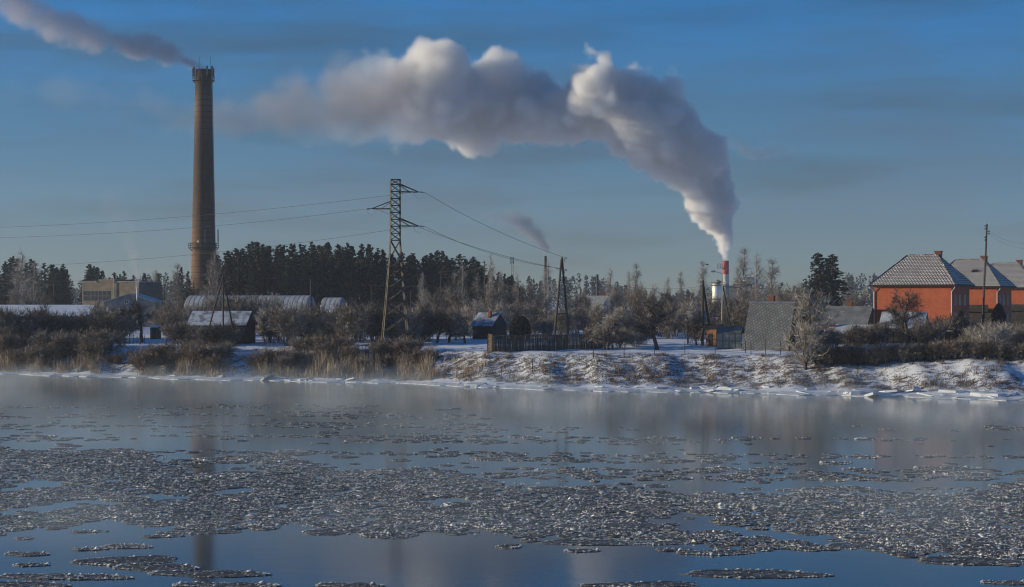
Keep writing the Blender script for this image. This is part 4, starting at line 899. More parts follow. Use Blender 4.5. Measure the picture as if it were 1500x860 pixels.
for z in (zt2*.3, zt2*.45): part('ring', g, M['black_steel'], lambda b: b.lathe([(2.0, z), (2.3, z), (2.3, z+.3), (2.0, z+.3)], 20))
g = thing('boiler_house', 'dark blocky boiler house between the shiny silo and the striped stack', 'building', on(1053, Yb_+6), -R(8))
part('wall', g, M['grey_panel'], lambda b: b.box(0, 9, 0, 10, -1, zt2-1.0)); part('roof_vent', g, M['black_steel'], lambda b: b.box(1.2, 3.8, 2, 5, zt2-1.0, zt2+1.6)); part('roof_edge', g, M['concrete'], lambda b: b.box(-.2, 9.2, -.2, 10.2, zt2-.997, zt2-.7))
g = thing('water_tank_tower', 'grey raised tank on thin legs right of the striped stack', 'tank', on(1098, 640))
zt3 = htop(1098, 406, 640)
part('tank', g, M['galv'], lambda b: b.tube([(-2.2,0,zt3-1.4),(-1.9,0,zt3-1.4),(1.7,0,zt3-1.4),(2.0,0,zt3-1.4)], [.9,1.4,1.4,.9], 20), smooth_=True)
part('platform', g, M['black_steel'], lambda b: b.box(-2.8, 2.8, -1.5, 1.5, zt3-3.0, zt3-2.75))
for x in (-1.8, 1.8):
    for y in (-1.2, 1.2): part('leg', g, M['black_steel'], lambda b: b.tube([(x*1.15, y*1.15, -.5), (x, y, zt3-3.0)], .12, 5))
def stack(name, label, px, py, Y, r, m, cap=None):
    g = thing(name, label, 'smokestack', on(px, Y)); h = htop(px, py, Y)
    part('pipe', g, m, lambda b: b.lathe([(r*1.1, -1), (r, h), (r*.8, h)], 16)); part('collar', g, m, lambda b: b.lathe([(r*.98, h-1.2), (r*1.15, h-1.2), (r*1.15, h-.9), (r*.98, h-.9)], 16))
    return g
stack('thin_smokestack', 'thin dark stack puffing grey smoke right of the lattice mast', 799, 375, 620, .42, M['black_steel'])
stack('black_smokestack', 'short black stack without smoke above the pale roofed hall', 875, 402, 640, .42, M['black_steel'])
stack('white_smokestack', 'thin pale stack with a wisp of smoke beside the white hall at left', 201, 421, 395, .20, M['stack_white'])
g = thing('lattice_mast', 'distant grey lattice antenna mast above the forest edge', 'mast', on(750, 760)); hm = htop(750, 375, 760)
for k in range(3):
    a = k*2.094; part('leg', g, M['grey_panel'], lambda b: b.tube([(.75*math.cos(a), .75*math.sin(a), -.5), (.42*math.cos(a), .42*math.sin(a), hm-2)], .13, 4))
for k in range(14):
    z0, z1 = hm*k/14, hm*(k+1)/14-.3
    part('brace', g, M['grey_panel'], lambda b: [b.tube([(.6*math.cos(a), .6*math.sin(a), z0), (.55*math.cos(a+2.094), .55*math.sin(a+2.094), z1)], .07, 3) for a in (0, 2.094, 4.188)])
part('antenna', g, M['grey_panel'], lambda b: [b.box(math.cos(a)*.8-.15, math.cos(a)*.8+.15, math.sin(a)*.8-.15, math.sin(a)*.8+.15, hm-3.2, hm-.4) for a in (.5, 2.6, 4.7)])

# ------------------------------------------------------------------ pylon, poles and wires
PY = 274.; pp = on(579, PY); zb = pp.z
def zpx(py, Y=PY): return CAMH+(HY-py)*Y/F
g = thing('steel_pylon', 'tall steel lattice pylon with three short arms standing above the bank bushes', 'pylon', pp, R(8))
Hp = zpx(263)-zb; zc = zpx(352)-zb
def hw_(z): return .70 if z >= zc else .70+(2.05-.70)*((zc-z)/zc)**1.15
lv = [0, 2.6, 5.0, 7.1, 9.0, 10.6, 12.0, 13.3, zc]
zz = zc
while zz < Hp-.5: zz += 1.02; lv.append(min(zz, Hp))
lv[-1] = Hp
for sx in (-1, 1):
    for sy in (-1, 1):
        part('leg', g, M['steel'], lambda b: b.tube([(sx*hw_(z), sy*hw_(z), z) for z in lv], .08, 4))
        part('footing', g, M['snow'], lambda b: (b.box(sx*2.05-.5, sx*2.05+.5, sy*2.05-.5, sy*2.05+.5, -.9, .12)), 'snow capped concrete footing')
for i in range(len(lv)-1):
    z0, z1 = lv[i], lv[i+1]; a, c = hw_(z0), hw_(z1)
    def br(b):
        r = .05 if z0 >= zc else .07
        for (s1, s2) in (((-1,-1),(1,-1)), ((1,-1),(1,1)), ((1,1),(-1,1)), ((-1,1),(-1,-1))):
            b.tube([(s1[0]*a, s1[1]*a, z0), (s2[0]*c, s2[1]*c, z1)], r, 3); b.tube([(s2[0]*a, s2[1]*a, z0), (s1[0]*c, s1[1]*c, z1)], r, 3)
            b.tube([(s1[0]*c, s1[1]*c, z1), (s2[0]*c, s2[1]*c, z1)], r, 3)
    part('bracing', g, M['steel'], br)
ARMS = []
for py_b, py_t, s, ln in ((281, 272, 1, 2.75), (306, 297, -1, 2.75), (331, 322, 1, 2.75)):
    z, zt_ = zpx(py_b)-zb, zpx(py_t)-zb; tip = Vector((s*(.7+ln), 0, z))
    def arm(b):
        for y in (-.7, .7): b.tube([(s*.7, y, z), tip], .07, 4); b.tube([(s*.7, y, zt_+.2), tip], .07, 4); b.tube([(s*(.7+ln*.5), y*.5, z), (s*.7, y, zt_)], .04, 3)
        b.tube([(s*(.7+ln*.45), -.38, z), (s*(.7+ln*.45), .38, z)], .045, 3)
    part('cross_arm', g, M['steel'], arm)
    def ins(b):
        for sd in (-1, 1):
            p0 = tip; q = Vector((sd*.8, .25*sd, -.05))
            for k in range(7): c = p0+q*(.25+k*.12); b.tube([c, c+q.normalized()*.05], [.13, .05], 8)
            b.tube([p0, p0+q*1.1], .03, 4)
        b.tube([p0+Vector((-.85,-.28,-.05)), p0+Vector((-.45,-.1,-.75)), p0+Vector((.1,0,-1.0)), p0+Vector((.5,.1,-.7)), p0+Vector((.88,.28,-.05))], .018, 4)
    part('insulator', g, M['insul'], ins)
    ARMS.append(g.matrix_basis @ tip if False else Vector((pp.x+math.cos(R(8))*tip.x, pp.y+math.sin(R(8))*tip.x, zb+z)))
part('sign_plate', g, M['white_paint'], lambda b: b.box(-.25, .25, -hw_(10.5)-.12, -hw_(10.5)-.08, 10.3, 10.6))
def wire(label, P, r=.022, n=28, grp='wires', name='power_line'):
    A, Mm, B = [Vector(p) for p in P]; L1, L2 = (Mm-A).length, (B-Mm).length; tm = L1/(L1+L2); pts = []
    for i in range(n+1):
        t = i/n; a = (t-tm)*(t-1)/((0-tm)*(0-1)); m = t*(t-1)/(tm*(tm-1)); c = t*(t-tm)/(1-tm); pts.append(A*a+Mm*m+B*c)
    b = MB(); b.tube(pts, r, 4); obj(name, b.mesh('wire', M['wire']), None, None, None, None, label, 'wire', grp)
off_ = Vector((-.85, -.28, -.05))
wire('topmost power line running left from the pylon', [ARMS[0]+off_, at(250, 319, 325), at(-300, 337, 410)])
wire('middle power line running left from the pylon, just under the topmost', [ARMS[1]+off_, at(250, 336, 325), at(-300, 351, 410)])
wire('lowest power line running left from the pylon above the forest', [ARMS[2]+off_, at(250, 376, 325), at(-300, 393, 410)])
# twin-leg wooden pole behind the reed fence
AY = 279.
def pole_line(b, P, r0=.2, r1=.15): b.tube(P, [r0]+[r1]*(len(P)-1), 8)
g = thing('a_shaped_pole', 'dark A-shaped double wooden pole with insulators behind the reed fence', 'utility pole', on(822, AY)); ha = htop(822, 380, AY)
part('pole', g, M['wood_old'], lambda b: pole_line(b, [(-1.15,0,-.5), (.05,0,ha)])); part('pole', g, M['wood_old'], lambda b: pole_line(b, [(1.25,0,-.5), (.12,0,ha+.3)]))
part('crosspiece', g, M['wood_old'], lambda b: b.box(-.75, .85, -.06, .06, ha*.35, ha*.35+.15))
TIPS = []
for dz, s in ((.05, 1), (-1.4, -1), (-1.7, 1), (-2.9, 1)):
    part('insulator', g, M['insul'], lambda b: (b.tube([(0,0,ha+dz), (s*.75,0,ha+dz)], .04, 5), b.tube([(s*.75,0,ha+dz-.05), (s*.75,0,ha+dz+.28)], [.10,.05], 8), b.tube([(s*.45,0,ha+dz-.4), (s*.55,0,ha+dz-.1)], .05, 5)))
    TIPS.append(g.location+Vector((s*.75, 0, ha+dz+.15)))
mid = lambda a, b, sag: (a+b)/2-Vector((0,0,sag))
off2 = Vector((.88, .28, -.05))
wire('topmost power line running down right from the pylon', [ARMS[0]+off2, mid(ARMS[0], TIPS[0], .55), TIPS[0]])
wire('middle power line running down right from the pylon', [ARMS[1]+off2, mid(ARMS[1], TIPS[2], .9), TIPS[2]])
wire('lowest power line running down right from the pylon', [ARMS[2]+off2, mid(ARMS[2], TIPS[1], .8), TIPS[1]])
def pole(label, px, Y, py, lean=0, strut=None, ins=(), name='wooden_pole', r=.12, m=None, cross=None):
    g = thing(name, label, 'utility pole', on(px, Y)); h = htop(px, py, Y); L = Vector((lean, 0, h))
    part('pole', g, m or M['wood_old'], lambda b: b.tube([(0,0,-.5), L*.5, L], [r*1.25, r*1.1, r*.85], 8))
    if strut:
        for sx, sy, f in (strut if isinstance(strut, list) else [strut]): part('strut', g, M['wood_old'], lambda b: b.tube([(sx, sy, -.5), L*f], [r*1.1, r*.9], 8))
    T = []
    for dz, s in ins:
        part('insulator', g, M['dark_trim'], lambda b: (b.tube([L+Vector((0,0,-dz)), L+Vector((s*.28,0,-dz))], .035, 5), b.tube([L+Vector((s*.28,0,-dz-.08)), L+Vector((s*.28,0,-dz+.16))], [.085,.05], 8)))
        T.append(g.location+L+Vector((s*.28, 0, -dz+.1)))
    return g, T
g, T3 = pole('wooden pole with two slanting struts forming a tripod above the dark shed', 327, 292, 400, 0, [(-3.2, .5, .97), (2.0, .6, .97)], ((.1, -1), (.1, 1)))
g, T7 = pole('tall thin wooden pole at the forest edge right of the pylon', 710, 340, 382, 0, None, ((.3, -1), (.8, 1), (1.3, -1)), r=.11)
g, T6 = pole('thin pole with wires in front of the forest just right of the pylon', 646, 375, 398, 0, None, ((.2, -1), (.7, 1), (1.4, -1)), r=.09)
pole('short wooden pole behind the dome shaped evergreen', 760, 330, 411, 0, None, ((.2, 1),), r=.10)
g, T2 = pole('wooden pole beside the white smokestack at left', 240, 372, 404, 0, None, ((.2, -1), (.2, 1)), r=.12)
g, T1 = pole('short pole before the pines at far left', 79, 400, 415, 0, None, ((.2, -1), (.2, 1)), r=.11)
g, T4 = pole('strutted pole standing before the end of the long arched hangar', 455, 352, 410, 0, (.45, .3, .98), ((.1, 1),), r=.11)
g, T5 = pole('strutted pole with pale insulators just left of the pylon', 544, 350, 418, 0, [(1.1, .3, .95)], ((.1, -1), (.1, 1)), r=.09)
pole('left pole of the twin poles beside the raised tank, with a slanting strut', 1029, 270, 410, .05, (1.5, .3, .97), ((.3, -1), (.9, -1)), r=.17)
g, T9 = pole('very tall leaning wooden pole in front of the second brick house', 1438, 262, 328, .75, None, ((.3,-1),(.7,-1),(1.05,1),(1.4,1),(1.9,-1),(2.3,-1)), r=.13)
part('splint', g, M['wood_dark'], lambda b: b.box(.1, .32, -.35, -.12, 3.6, 6.6))
pole('short thin pole between the bushes just right of the pylon', 602, 352, 426, 0, None, ((.2, 1),), r=.09)
pole('thin pole among the birches left of the tall forest edge pole', 672, 372, 404, 0, None, ((.2, -1), (.7, -1)), r=.09)
pole('thin dark pole right of the black stack', 850, 420, 420, r=.10)
# street lamp with strut
g = thing('street_lamp', 'street lamp on a slim concrete pole with dark strut near the striped stack', 'street lamp', on(1057, 300)); hl = htop(1057, 402, 300)
part('pole', g, M['concrete'], lambda b: b.tube([(0,0,-.5), (.2,0,hl)], [.12,.09], 8)); part('strut', g, M['wood_old'], lambda b: b.tube([(1.9,.3,-.5), (.25,.1,hl*.82)], [.14,.11], 8))
part('arm', g, M['galv'], lambda b: b.tube([(.2,0,hl), (-.2,0,hl+.25), (-1.1,0,hl+.42)], .045, 6)); part('lamp_head', g, M['galv'], lambda b: b.tube([(-1.0,0,hl+.42), (-1.25,0,hl+.5), (-1.7,0,hl+.44)], [.08,.17,.08], 8))
wire('dark cable running right from the street lamp towards the raised tank', [Vector((g.location.x+.2, 300, g.location.z+hl-1.9)), at(1078, 421, 330), at(1102, 417, 380)], .05)
# low wires
GW = 'low wires across the village'
wire('low wire from the left edge to the tripod pole', [at(-40, 408, 400), at(150, 411, 340), T3[0]], .018, grp=GW)
wire('second low wire from the left edge to the tripod pole', [at(-40, 413, 400), at(150, 415, 340), T3[1]], .018, grp=GW)
wire('low wire from the tripod pole to the hangar end pole', [T3[0], mid(T3[0], T4[0], .25), T4[0]], .018, grp=GW)
wire('low wire from the hangar end pole to the pole left of the pylon', [T4[0], mid(T4[0], T5[0], .3), T5[0]], .018, grp=GW)
wire('low wire crossing behind the pylon to the A-shaped pole', [T5[1], at(690, 421, 330), TIPS[3]], .018, grp=GW)
wire('low wire from the A-shaped pole towards the raised tank poles', [TIPS[3], at(925, 421, 288), at(1029, 419, 270)], .018, grp=GW)
wire('low wire from the left edge passing the white smokestack', [at(-40, 430, 400), at(100, 431, 388), T2[0]], .018, grp=GW)
wire('low wire from the pole by the white smokestack past the chimney foot', [T2[1], at(300, 433, 360), at(420, 428, 352)], .018, grp=GW)
for k, nm in enumerate(('topmost', 'middle', 'lowest')):
    wire(f'{nm} of three wires between the forest edge pole and the thin pole by the pylon', [T7[k], mid(T7[k], T6[k], .35), T6[k]], .02, grp=GW)
    wire(f'{nm} of three wires falling from the thin pole to the pylon foot', [T6[k], mid(T6[k], at(586, 424+k*7, 330), .4), at(586, 424+k*7, 330)], .02, grp=GW)
wire('faint upper wire right of the leaning pole', [T9[2], at(1475, 352, 275), at(1560, 358, 300)], .01, grp=GW)
wire('faint lower wire right of the leaning pole', [T9[3], at(1475, 358, 275), at(1560, 366, 300)], .01, grp=GW)

# ------------------------------------------------------------------ fences, sign, small things
fa, fb = on(722, 261), on(883, 266); dirv = (fb-fa); Lf = dirv.length
g = thing('reed_fence', 'long brown reed screen fence on the snow below the A-shaped pole', 'fence', fa, math.atan2(dirv.y, dirv.x))
npan = 10
def panel_mesh(seed):
    rng = np.random.default_rng(seed); b = MB(); wp = Lf/npan-.06; n = 30
    for i in range(n):
        x = (i+.5)*wp/n; h = 2.35+rng.normal(0, .05); lx = rng.normal(0, .03)
        b.tube([(x, rng.normal(0, .025), -.3), (x+lx, rng.normal(0, .03), h)], [wp/n*.66, wp/n*.62], 4)
    b.box(0, wp, .06, .10, .6, .68); b.box(0, wp, .06, .10, 1.7, 1.78)
    return b.mesh('reed_panel', M['reed_screen'])
PM = [panel_mesh(k) for k in range(4)]
for k in range(npan): obj('reed_panel', PM[k % 4], g, (k*Lf/npan+.03, 0, gz(fa.x+dirv.x*k/npan, fa.y+dirv.y*k/npan)-fa.z-.1))
for k in range(npan+1): part('post', g, M['wood_dark'], lambda b: b.box(k*Lf/npan-.06, k*Lf/npan+.06, .08, .2, -.6, 2.3))
# return of the screen at its left end
g2 = thing('reed_fence', 'short end of the reed screen fence turning back at its left corner', 'fence', fa+Vector((-.1, .1, 0)), R(100))
for k in range(2): obj('reed_panel', PM[k+1], g2, (k*Lf/npan+.05, 0, 0))
part('post', g2, M['wood_dark'], lambda b: b.box(3.0, 3.12, .08, .2, -.6, 2.3))
def wire_fence(label, P, posts_h, n, rows, name='wire_fence', r=.05):
    a, b_ = P; d = b_-a; g = thing(name, label, 'fence', a)
    tops = []
    for k in range(n+1):
        q = a+d*(k/n); z = gz(q.x, q.y); part('post', g, M['wood_dark'], lambda m: m.tube([(q.x-a.x, q.y-a.y, z-a.z-.4), (q.x-a.x, q.y-a.y, z-a.z+posts_h)], r, 6)); tops.append(Vector((q.x-a.x, q.y-a.y, z-a.z)))
    for j in range(rows):
        h = posts_h*(j+1)/(rows+.3); part('wire', g, M['wire'], lambda m: m.tube([t+Vector((0,0,h)) for t in tops], .012, 3))
    return g
wire_fence('thin wire fence with slim posts running in front of the reed screen', (on(690, 248), on(1092, 250)), 1.75, 9, 4)
wire_fence('wire fence with dark posts in front of the A-frame cabin and frosted tree', (on(1100, 246), on(1165, 243)), 1.9, 3, 4)
wire_fence('low wire mesh fence on the snow left of the brown hut', (on(184, 303), on(212, 303)), 1.5, 5, 7)
wire_fence('low dark rail fence behind the apple trees right of the pylon', (on(640, 300), on(722, 298)), 1.2, 6, 2, r=.07)
g = thing('yield_sign', 'small red and white triangular give way sign left of the glasshouse', 'road sign', on(1050, 292), 0); hs_ = htop(1050, 467, 292)
part('post', g, M['galv'], lambda b: b.tube([(0,.05,-.4), (0,.05,hs_+.3)], .035, 6))
part('sign_face', g, M['red_paint'], lambda b: b.add([(-.55,0,hs_+.4),(0,0,hs_-.55),(.55,0,hs_+.4),(-.55,.03,hs_+.4),(0,.03,hs_-.55),(.55,.03,hs_+.4)], [(0,1,2),(5,4,3),(0,3,4,1),(1,4,5,2),(2,5,3,0)]))
part('sign_centre', g, M['white_paint'], lambda b: b.add([(-.30,-.012,hs_+.26),(0,-.012,hs_-.26),(.30,-.012,hs_+.26),(-.30,-.004,hs_+.26),(0,-.004,hs_-.26),(.30,-.004,hs_+.26)], [(0,1,2),(5,4,3),(0,3,4,1),(1,4,5,2),(2,5,3,0)]))
for px, D, lab in ((657, 291, 'dark tree stump on the snow right of the pylon'), (715, 286, 'short dark post stump left of the reed fence'), (243, 300, 'short dark post on the snow left of the dark shed'), (205, 301, 'tall dark gate post beside the wire mesh fence at left')):
    h = 1.9 if 'tall' in lab else .9
    g = obj('wooden_post', None, None, on(px, D), 0, None, lab, 'post'); part('post_shaft', g, M['wood_dark'], lambda b: b.tube([(0,0,-.3),(.03,0,h*.6),(.02,.02,h)], [.16,.14,.12], 8)); part('snow_cap', g, M['snow'], lambda b: b.lathe([(.13, h+.001), (.12, h+.05), (.03, h+.09)], 10))
# a bird flying past the striped stack
b = MB(); b.tube([(-.25,0,0),(-.1,0,.02),(.12,0,.02),(.3,0,0)], [.02,.08,.07,.02], 8); bm_ = b
bird = thing('bird', 'small dark bird in the air left of the striped stack', 'bird', at(1036, 388, 300))
obj('body', bm_.mesh('body', M['bird'], True), bird)
for s in (-1, 1): part('wing', bird, M['bird'], lambda b: b.slab([(-.08,s*.03,.03),(.1,s*.03,.03),(.06,s*.45,.18),(-.06,s*.42,.16)], .015))

# ------------------------------------------------------------------ air: haze, river mist, smoke
def volume_material(name, col, aniso=0.0, dens=1.0, attr='density'):
    m = bpy.data.materials.new(name); m.use_nodes = True; nt = m.node_tree; nt.nodes.clear()
    o = nt.nodes.new('ShaderNodeOutputMaterial'); v = nt.nodes.new('ShaderNodeVolumePrincipled'); nt.links.new(v.outputs[0], o.inputs['Volume'])
    v.inputs['Color'].default_value = (*col, 1); v.inputs['Density'].default_value = dens; v.inputs['Anisotropy'].default_value = aniso
    v.inputs['Density Attribute'].default_value = attr
    return m
b = MB(); b.box(-620, 620, -130, 1330, -4.2, 82)
obj('haze', b.mesh('haze', volume_material('haze_air', (.78,.87,1.0), .1, .00013, '')), label='thin blue winter haze over river and village', kind='stuff')

def field_tree(name):
    ng = bpy.data.node_groups.new(name, 'GeometryNodeTree')
    ng.interface.new_socket('Geometry', in_out='INPUT', socket_type='NodeSocketGeometry'); ng.interface.new_socket('Geometry', in_out='OUTPUT', socket_type='NodeSocketGeometry')
    return ng, ng.nodes.new('NodeGroupInput'), ng.nodes.new('NodeGroupOutput')
class FN:
    def __init__(s, ng): s.ng = ng
    def n(s, t, **k):
        x = s.ng.nodes.new(t)
        for a, b in k.items(): setattr(x, a, b)
        return x
    def lk(s, a, b):
        if isinstance(a, (int, float)): b.default_value = a
        elif isinstance(a, tuple): b.default_value = a
        else: s.ng.links.new(a, b)
    def m(s, op, a, b=0.0, c=0.0):
        x = s.n('ShaderNodeMath', operation=op); s.lk(a, x.inputs[0]); s.lk(b, x.inputs[1]); s.lk(c, x.inputs[2]); return x.outputs[0]
    def vm(s, op, a, b=None, sc=None):
        x = s.n('ShaderNodeVectorMath', operation=op); s.lk(a, x.inputs[0])
        if b is not None: s.lk(b, x.inputs[1])
        if sc is not None: s.lk(sc, x.inputs['Scale'])
        return x.outputs['Value'] if op in ('LENGTH', 'DISTANCE', 'DOT_PRODUCT') else x.outputs[0]
    def noise(s, v, scale, detail=2, color=False):
        x = s.n('ShaderNodeTexNoise'); s.lk(v, x.inputs['Vector']); x.inputs['Scale'].default_value = scale; x.inputs['Detail'].default_value = detail
        return x.outputs['Color' if color else 'Fac']
    def voro(s, v, size):
        x = s.n('ShaderNodeTexVoronoi', feature='F1'); s.lk(v, x.inputs['Vector']); x.inputs['Scale'].default_value = 1/size; return x.outputs['Distance']
    def sstep(s, v, a, b):
        x = s.n('ShaderNodeMapRange', interpolation_type='SMOOTHSTEP'); s.lk(v, x.inputs['Value']); x.inputs['From Min'].default_value = a; x.inputs['From Max'].default_value = b; return x.outputs['Result']
def plume(name, label, pts, D, voxel, col, billow=(1, .5, .25), warp=.25, edge=.35, sizes=(16, 7, 3), seed=0.0, aniso=0.0, cut=0.0, dvar=.5):
    """smoke as a density grid round a drifting centre line; pts = (px, py, radius in px, density per metre)"""
    k = F/D; W = np.array([[*at(p[0], p[1], D+(p[4] if len(p) > 4 else 0)), p[2]*(D+(p[4] if len(p) > 4 else 0))/F, p[3]] for p in pts])
    seg = np.linalg.norm(np.diff(W[:, :3], axis=0), axis=1); cum = np.concatenate([[0], np.cumsum(seg)]); n = int(max(60, cum[-1]/voxel*1.5)); t = np.linspace(0, cum[-1], n)
    Q = np.stack([np.interp(t, cum, W[:, i]) for i in range(5)], -1)
    ker = np.ones(max(3, n//24)|1); ker /= ker.sum()
    for i in range(5):
        pad = len(ker)//2; Q[:, i] = np.convolve(np.pad(Q[:, i], pad, 'reflect', reflect_type='odd'), ker, 'valid') if i < 4 else Q[:, i]
    Q[:, 3] = np.maximum(Q[:, 3], .25*voxel)
    me = bpy.data.meshes.new(name); me.from_pydata([tuple(q[:3]) for q in Q], [(i, i+1) for i in range(n-1)], [])
    for nm, i in (('rad', 3), ('den', 4)):
        a = me.attributes.new(nm, 'FLOAT', 'POINT'); a.data.foreach_set('value', Q[:, i].astype(np.float32))
    rmx = Q[:, 3:4]*1.55+1; lo = (Q[:, :3]-rmx).min(0); hi = (Q[:, :3]+rmx).max(0)
    ng, gi, go = field_tree(name); f = FN(ng)
    pos_ = f.n('GeometryNodeInputPosition').outputs[0]
    sn = f.n('GeometryNodeSampleNearest', domain='POINT'); ng.links.new(gi.outputs[0], sn.inputs['Geometry'])
    sn0 = f.n('GeometryNodeSampleNearest', domain='POINT'); ng.links.new(gi.outputs[0], sn0.inputs['Geometry']); ng.links.new(pos_, sn0.inputs['Sample Position'])
    def samp(attr_, sn=sn):
        na = f.n('GeometryNodeInputNamedAttribute', data_type='FLOAT'); na.inputs['Name'].default_value = attr_
        si = f.n('GeometryNodeSampleIndex', data_type='FLOAT', domain='POINT'); ng.links.new(gi.outputs[0], si.inputs['Geometry']); ng.links.new(na.outputs[0], si.inputs['Value']); ng.links.new(sn.outputs[0], si.inputs['Index']); return si.outputs[0]
    rad, den = samp('rad'), samp('den')
    sp = f.vm('ADD', pos_, (seed*37.1, seed*11.7, seed*5.3))
    # large warp of the position
    w1 = f.vm('SUBTRACT', f.noise(sp, 1/(sizes[0]*1.6), 2, True), (.5, .5, .5))
    wp = f.vm('ADD', pos_, f.vm('SCALE', w1, sc=f.m('MULTIPLY', samp('rad', sn0), warp*4)))
    ng.links.new(wp, sn.inputs['Sample Position'])
    pr = f.n('GeometryNodeProximity', target_element='EDGES')
    ng.links.new(gi.outputs[0], pr.inputs[0]); ng.links.new(wp, pr.inputs['Sample Position'] if 'Sample Position' in pr.inputs else pr.inputs['Source Position'])
    dist = pr.outputs['Distance']
    val = f.m('SUBTRACT', 1.0, f.m('DIVIDE', dist, rad))
    w2 = f.vm('SUBTRACT', f.noise(sp, 1/(sizes[1]*1.2), 2, True), (.5, .5, .5)); vp = f.vm('ADD', sp, f.vm('SCALE', w2, sc=sizes[1]*.7))
    for sz, am in zip(sizes, billow):
        b_ = f.m('SUBTRACT', .42, f.voro(vp, sz))
        val = f.m('ADD', val, f.m('MULTIPLY', b_, f.m('MINIMUM', f.m('DIVIDE', sz*am, rad), .8)))
    fine = f.m('SUBTRACT', f.noise(sp, 1/(sizes[2]*.7), 3), .5); val = f.m('ADD', val, f.m('MULTIPLY', fine, f.m('MINIMUM', f.m('DIVIDE', sizes[2]*1.0, rad), .5)))
    d_ = f.sstep(val, cut, cut+edge)
    d_ = f.m('MULTIPLY', d_, f.m('MULTIPLY_ADD', f.sstep(f.noise(sp, 1/sizes[0], 4), .3, .7), dvar, 1-dvar*.6))
    d_ = f.m('MULTIPLY', d_, den)
    vc = f.n('GeometryNodeVolumeCube'); ng.links.new(d_, vc.inputs['Density']); vc.inputs['Background'].default_value = 0
    vc.inputs['Min'].default_value = tuple(lo); vc.inputs['Max'].default_value = tuple(hi)
    for ax, i in (('X', 0), ('Y', 1), ('Z', 2)): vc.inputs['Resolution '+ax].default_value = int(max(4, (hi[i]-lo[i])/voxel))
    sm_ = f.n('GeometryNodeSetMaterial'); mt = volume_material(name+'_smoke', col, aniso); mt.cycles.volume_step_rate = 1.5; sm_.inputs['Material'].default_value = mt
    ng.links.new(vc.outputs[0], sm_.inputs[0]); ng.links.new(sm_.outputs[0], go.inputs[0])
    o = obj(name, me, None, None, None, None, label, 'smoke', None, 'stuff'); me.materials.append(mt)
    md = o.modifiers.new('smoke', 'NODES'); md.node_group = ng
    return o
plume('smoke_plume', 'huge billowing steam plume rising from the striped stack and drifting left',
  [(1063,379,3.2,1.2,0),(1062,362,7,1.1,0),(1058,342,15,.9,0),(1050,318,28,.7,0),(1040,290,41,.6,-2),(1031,264,48,.5,-4),(1020,238,50,.45,-6),(990,208,54,.42,-8),(945,174,64,.40,-10),(884,142,68,.38,-10),(828,174,42,.34,2),(755,147,66,.32,14),(694,154,56,.30,14),(634,138,76,.27,2),(594,144,62,.13,0),(566,147,58,.05,0),(530,148,56,.022,0),(490,152,54,.010,0),(440,160,50,.004,0),(400,165,44,.002,0)],
  800., .95, (.965,.955,.945), (.95, .75, .6), .10, .20, (28, 10, 3.6), 1.0, cut=-.10)
plume('smoke_drift', 'thin brownish smoke trailing behind the top of the brick chimney',
  [(620,140,60,.015,0),(560,146,62,.075,0),(500,150,60,.075,0),(430,160,56,.06,-2),(360,170,52,.045,-4),(280,165,46,.022,-6),(200,150,42,.018,-8),(110,140,38,.015,-10),(0,140,34,.004,-12),(-160,140,38,.004,-14)],
  795., 2.0, (.60,.56,.56), (1.0, .9, .6), .3, .8, (22, 10, 5), 6.0, cut=-.05)
plume('smoke_plume', 'violet grey smoke trailing up left from the brick chimney top',
  [(299,100,6.5,.8),(285,95,9,.65),(262,86,14,.45),(230,74,19,.34),(185,62,24,.25),(130,52,28,.19),(80,38,32,.16),(35,12,38,.13),(-30,-30,46,.10),(-120,-70,54,.06)],
  480., .7, (.74,.70,.73), (.9, .7, .5), .2, .5, (7, 3.2, 1.6), 2.0, cut=-.1)
plume('smoke_plume', 'small grey smoke puff from the thin dark stack right of the pylon',
  [(800,374,3,.6),(799,362,9,.5),(788,346,16,.36),(768,332,18,.24),(745,320,16,.15),(718,316,12,.06)], 620., .8, (.42,.43,.50), (.9, .7, .5), .25, .6, (7, 3.2, 1.6), 3.0, cut=-.1)
plume('smoke_plume', 'faint wisp of smoke above the thin white stack at left',
  [(201,421,2.2,1.6),(201,408,4,.9),(199,394,7,.32),(196,375,10,.16),(188,350,14,.08),(176,325,20,.035),(160,300,28,.018)], 395., .5, (.62,.62,.66), (.9, .7, .5), .25, .6, (3.6, 1.7, .9), 4.0, cut=-.1)
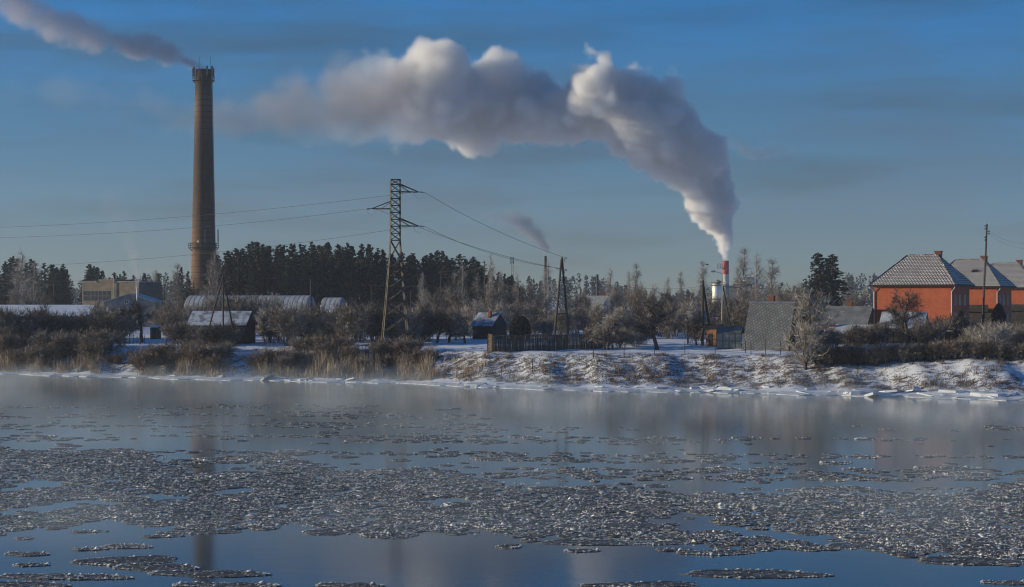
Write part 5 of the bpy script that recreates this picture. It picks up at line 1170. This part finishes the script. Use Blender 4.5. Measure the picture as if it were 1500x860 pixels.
plume('smoke_wisp', 'dark smoke wisp hanging right of the big steam plume',
  [(1062,206,12,.03),(1095,222,14,.09),(1125,224,15,.09),(1156,222,11,.05)], 830., 1.0, (.50,.53,.60), (.9, .7, .5), .3, .7, (7, 3.5, 1.8), 5.0, cut=-.1)

def mist():
    me = bpy.data.meshes.new('river_mist'); me.from_pydata([(0,180,0)], [], [])
    ng, gi, go = field_tree('river_mist'); f = FN(ng); p = f.n('GeometryNodeInputPosition').outputs[0]; s = f.n('ShaderNodeSeparateXYZ'); ng.links.new(p, s.inputs[0])
    wv = f.vm('MULTIPLY', p, (1, .55, .7))
    nz = f.sstep(f.noise(wv, 1/13, 4), .42, .74)
    # depth of the layer follows the open water towards the far bank
    fy = f.m('MULTIPLY_ADD', s.outputs['X'], .52, s.outputs['Y'])      # runs parallel to the bank
    far_ = f.m('MULTIPLY', f.sstep(fy, 165, 225), 1.0)
    h = f.m('SUBTRACT', 1.0, f.m('DIVIDE', s.outputs['Z'], f.m('MULTIPLY_ADD', nz, 3.6, 1.0)))
    base = f.m('MULTIPLY_ADD', far_, .30, .60)
    d = f.m('MULTIPLY', f.m('MULTIPLY', f.sstep(h, 0, 1), base), f.m('MULTIPLY_ADD', nz, .9, .22))
    end = f.m('SUBTRACT', 1.0, f.sstep(fy, 250, 268))
    d = f.m('MULTIPLY', f.m('MULTIPLY', d, end), .034)
    vc = f.n('GeometryNodeVolumeCube'); ng.links.new(d, vc.inputs['Density']); vc.inputs['Min'].default_value = (-105, 84, .02); vc.inputs['Max'].default_value = (85, 300, 4.8)
    for ax, r_ in (('X', 150), ('Y', 150), ('Z', 12)): vc.inputs['Resolution '+ax].default_value = r_
    sm_ = f.n('GeometryNodeSetMaterial'); mt = volume_material('river_mist', (.70,.80,.88), .1); mt.cycles.volume_step_rate = 5.0; sm_.inputs['Material'].default_value = mt
    ng.links.new(vc.outputs[0], sm_.inputs[0]); ng.links.new(sm_.outputs[0], go.inputs[0])
    o = obj('river_mist', me, label='thin steam fog lying on the water below the far bank', kind='stuff'); me.materials.append(mt)
    o.modifiers.new('mist', 'NODES').node_group = ng
mist()
